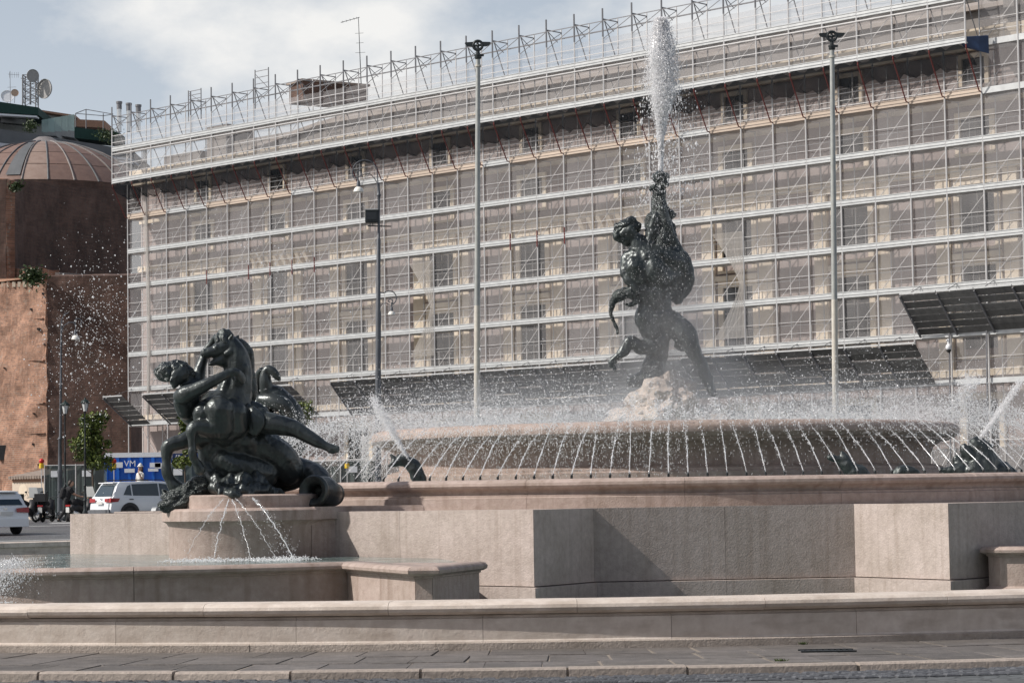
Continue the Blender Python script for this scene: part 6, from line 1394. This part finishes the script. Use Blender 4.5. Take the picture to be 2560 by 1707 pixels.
# far half: spray only
n = 16000; a = rng.uniform(.12, math.pi-.12, n); t = rng.uniform(.05, 1, n); x, z = arc_pt(t); r_ = 6.74-x+rng.normal(0, .06, n)
spray('far_jet_spray', 'spray of the jets on the far side of the raised basin', np.stack([C.x+r_*np.cos(a), C.y+r_*np.sin(a), 1.58+z+rng.normal(0, .08, n)], 1), rng.gamma(2., .0014, n)+.0015)
# --- splash over the bowl
n = 70000; a = rng.uniform(0, 2*math.pi, n); r_ = 3.15 + rng.normal(0, .7, n); hgt = rng.gamma(1.6, .17, n); clump = .75+.5*np.sin(a*37+np.sin(a*11)*3)
spray('bowl_spray', 'dense white spray bouncing above the round bowl', np.stack([C.x+r_*np.cos(a), C.y+r_*np.sin(a), 2.27+hgt*clump], 1), rng.gamma(2., .0012, n)+.0014)
n = 15000; a = rng.uniform(math.pi*.75, math.pi*1.45, n); r_ = rng.uniform(3.6, 6.4, n); hgt = rng.gamma(1.8, .2, n)
spray('side_spray', 'loose spray drifting over the left side of the raised basin', np.stack([C.x+r_*np.cos(a), C.y+r_*np.sin(a), 1.75+.9*np.exp(-((r_-4.2)/1.6)**2)*rng.random(n)+hgt*.9], 1), rng.gamma(2., .0013, n)+.0014)
n = 10000; a = rng.uniform(-math.pi*.35, math.pi*.3, n); r_ = rng.uniform(3.6, 6.4, n); hgt = rng.gamma(1.8, .2, n)
spray('side_spray', 'loose spray drifting over the right side of the raised basin', np.stack([C.x+r_*np.cos(a), C.y+r_*np.sin(a), 1.75+.9*np.exp(-((r_-4.2)/1.6)**2)*rng.random(n)+hgt*.9], 1), rng.gamma(2., .0013, n)+.0014)
# curtain of drips off the bowl lip
n = 9000; a = rng.uniform(math.pi*1.0, math.pi*1.95, n); a = np.where(rng.random(n) < .65, rng.uniform(math.pi*.98, math.pi*1.5, n), a); a = np.round(a*42)/42 + rng.normal(0, .006, n)
spray('bowl_drips', 'curtain of falling drips along the lip of the bowl', np.stack([C.x+(4.47+rng.random(n)*.12)*np.cos(a), C.y+(4.47+rng.random(n)*.12)*np.sin(a), 1.5+.75*rng.random(n)**.7], 1), rng.uniform(.0015, .0042, n), stretch=4.)
# --- central jet
M['foam'] = water_drop_mat('white_foaming_water', (.97, .97, .98), .95)
cy = [(436, 6.), (400, 5.5), (350, 6.), (300, 7.5), (260, 11), (220, 16), (180, 21), (140, 23), (100, 20), (68, 14), (48, 6)]
jt = thing('central_jet', 'tall white column of water shooting from the fish mouth', 'water jet', P(1652, 436, 36))
pts = [(*P(1652 + (1 if y > 250 else -2), y, 36), r*36/FPX) for y, r in cy]
blob('jet_core', [[(p[0], p[1], p[2], p[3]*1.1) for p in pts]], M['foam'], jt, .02, None, None, 1., 2, (.04, 6, (1, 1, .4)))
n = 52000; y = 436 - 392*rng.random(n)**.75; rr = np.interp(-y, [-436, -350, -300, -230, -170, -110, -45], [3, 5, 10, 26, 30, 24, 10]); px = 1652 + rng.normal(0, 1, n)*rr*.62 + np.where(y < 330, rng.random(n)**2*12*np.clip((330-y)/120, 0, 1)*(y > 120), 0); D_ = 36 + rng.normal(0, 1, n)*rr*.0036
v = Pn(px, y, D_); o = bpy.data.objects.new('jet_droplets', drop_mesh('jet_droplets', v - np.array(ORG[jt][:]), rng.gamma(1.8, .0014, n)+.0012, M['drop'], 2.4)); link(o, jt); o['kind'] = 'stuff'
n = 2600; y = rng.uniform(200, 520, n); px = 1655 + rng.normal(0, 1, n)*(26 + (y-200)*.10) + 14; v = Pn(px, y, 36+rng.normal(0, .3, n))
spray('falling_spray', 'scattered drops falling round the foot of the central jet', v, rng.gamma(1.8, .0019, n)+.0016, stretch=2.5)
n = 3500; y = rng.uniform(430, 1020, n); px = 1655 + rng.normal(0, 1, n)*(30+(y-430)*.10); v = Pn(px, y, 35.3-rng.random(n)*.35)
spray('statue_spray', 'fine drops running and falling in front of the central bronze figure', v, rng.gamma(1.6, .0008, n)+.0009, stretch=2.5)
# --- jets spat by the basin creatures
def cone(name, label, p0, p1, D, w0, w1, n, sag=0.):
    t = rng.random(n)**1.25; px = p0[0]+(p1[0]-p0[0])*t + rng.normal(0, 1, n)*(w0+(w1-w0)*t); y = p0[1]+(p1[1]-p0[1])*t + sag*t*t + rng.normal(0, 1, n)*(w0+(w1-w0)*t)*.6
    o = spray(name, label, Pn(px, y, D+rng.normal(0, .05, n)*(1+2*t)), rng.gamma(2., .0015, n)+.0015, 'water jet'); return o
cone('creature_jet', 'slanting jet spat by the small bronze sea horse at left', (1021, 1150), (928, 985), 31.3, 1.8, 9, 3600, 6)
cone('creature_jet', 'slanting jet spat by the bronze creature at far right', (2440, 1110), (2556, 945), 31.3, 1.8, 7, 3200, 4)
cone('creature_jet', 'wide white splash behind the far right creature', (2398, 1010), (2432, 940), 32.2, 18, 15, 1600, 0)
# --- streams falling from the pedestal into the pool
st0 = P(575, 1246, 28.6)
for k, (q0, q1, w, lb) in enumerate((((560, 1246), (468, 1384), .006, 'thin leftmost stream falling from the bronze spout into the pool'), ((572, 1248), (533, 1398), .012, 'second stream from the left falling from the bronze spout into the pool'), ((580, 1248), (627, 1397), .009, 'third stream from the left falling from the bronze spout into the pool'), ((590, 1246), (688, 1395), .007, 'fourth stream from the left falling from the bronze spout into the pool'), ((632, 1244), (735, 1397), .016, 'broad foaming rightmost stream falling into the pool under the horse'))):
    a_, b_ = P(*q0, 28.55), P(*q1, 27.9); th = thing('pedestal_stream', lb, 'water stream', b_, 'streams under the bronze horse'); n = 30; pts, rad = [], []
    for i in range(n+1):
        t = i/n; p = a_.lerp(b_, t); p.z += .22*t*(1-t); p += V3(random.gauss(0, .006), random.gauss(0, .006), 0); pts.append(p); rad.append(.62*w*(.45+.55*abs(math.sin(i*1.7+k)))*(1-.25*t))
    g = G(); g.tube(pts, rad, 5); g.obj('stream', M['stream'], th, smooth=True)
    m = 420 if k == 4 else 110; t = rng.random(m); c_ = np.array([[*(a_.lerp(b_, x))] for x in t]); c_[:, 2] += .22*t*(1-t); c_ += rng.normal(0, 1, (m, 3))*(.006+.03*t*(2 if k == 4 else 1))[:, None]
    o = bpy.data.objects.new('droplets', drop_mesh('droplets', c_ - np.array(ORG[th][:]), rng.uniform(.0018, .0048, m), M['drop'])); link(o, th); o['kind'] = 'stuff'
    # foam where it lands
    m = 260; c_ = np.array(b_[:])+np.stack([rng.normal(0, .14, m), rng.normal(0, .2, m), np.abs(rng.normal(0, .02, m))], 1); c_[:, 2] = .62+np.abs(rng.normal(0, .018, m))
    o = bpy.data.objects.new('foam', drop_mesh('foam', c_ - np.array(ORG[th][:]), rng.uniform(.004, .012, m), M['drop'], .8)); link(o, th); o['kind'] = 'stuff'
# --- splash over the left pool wall
n = 3600; px = 20+np.abs(rng.normal(0, 52, n))-40; y = 1402+rng.gamma(1.5, 26, n)*np.exp(-np.clip(px, 0, 400)/170)-np.abs(rng.normal(0, 7, n)); spray('pool_splash', 'white splash spilling over the pool wall at the left edge', Pn(px, np.minimum(y, 1505), 24.2-.4*rng.random(n)), rng.gamma(1.6, .0009, n)+.0009, stretch=2.6)
# --- wind-blown drops
n = 1500; px = rng.normal(225, 66, n); y = rng.normal(830, 105, n)+(px-225)*-.4; spray('blown_drops', 'bright wind blown drops in front of the dark brick ruin', Pn(px, y, rng.uniform(29, 34, n)), rng.gamma(2., .0017, n)+.0013, stretch=1.2)
n = 800; px = rng.normal(690, 95, n); y = 560+(px-520)*.55+rng.normal(0, 60, n)+40; spray('blown_drops', 'faint wind blown drops in front of the scaffold netting at left', Pn(px, y, rng.uniform(33, 38, n)), rng.gamma(2., .0015, n)+.0015, stretch=1.3)
# --- soft mist: uneven air full of fine water
def vol_mat(name, dens, nscale, lo, hi, fall=True, stretch=(1, 1, 1)):
    m = bpy.data.materials.new(name); m.use_nodes = True; t = m.node_tree; t.nodes.clear(); l = t.links.new; o = t.nodes.new('ShaderNodeOutputMaterial'); v = t.nodes.new('ShaderNodeVolumePrincipled')
    v.inputs['Color'].default_value = (.95, .96, .98, 1); v.inputs['Anisotropy'].default_value = .25
    tc_ = t.nodes.new('ShaderNodeTexCoord'); geo = t.nodes.new('ShaderNodeNewGeometry'); mp_ = t.nodes.new('ShaderNodeMapping'); mp_.inputs['Scale'].default_value = stretch; l(geo.outputs['Position'], mp_.inputs['Vector'])
    n_ = t.nodes.new('ShaderNodeTexNoise'); n_.inputs['Scale'].default_value = nscale; n_.inputs['Detail'].default_value = 4; n_.inputs['Roughness'].default_value = .6; l(mp_.outputs['Vector'], n_.inputs['Vector'])
    mr = t.nodes.new('ShaderNodeMapRange'); mr.inputs['From Min'].default_value = lo; mr.inputs['From Max'].default_value = hi; mr.inputs['To Max'].default_value = dens; l(n_.outputs['Fac'], mr.inputs['Value']); out = mr.outputs['Result']
    if fall:
        le = t.nodes.new('ShaderNodeVectorMath'); le.operation = 'LENGTH'; l(tc_.outputs['Object'], le.inputs[0]); fr_ = t.nodes.new('ShaderNodeMapRange'); fr_.inputs['From Min'].default_value = 1.; fr_.inputs['From Max'].default_value = .25; l(le.outputs['Value'], fr_.inputs['Value'])
        mu = t.nodes.new('ShaderNodeMath'); mu.operation = 'MULTIPLY'; l(out, mu.inputs[0]); l(fr_.outputs['Result'], mu.inputs[1]); out = mu.outputs[0]
    l(out, v.inputs['Density']); l(v.outputs[0], o.inputs['Volume']); return m
def mist(label, c, rad, mt):
    g = G(); g.ball((0, 0, 0), 1., 24, 16); o = g.obj('mist', mt, None, (0, 0, 0), True); o.location = c; o.scale = rad; setp(o, label, 'mist', None, 'stuff')
mc = P(1690, 890, 36)
mist('soft grey mist hanging round the central bronze figure', mc, (1.35, 1.2, 1.65), vol_mat('statue_mist', 1.15, 1.1, .3, .75))
mist('wide soft veil of mist over the round bowl', V3(C.x, C.y, 2.5), (5.8, 5.6, .85), vol_mat('bowl_mist', .26, 1.2, .32, .75))
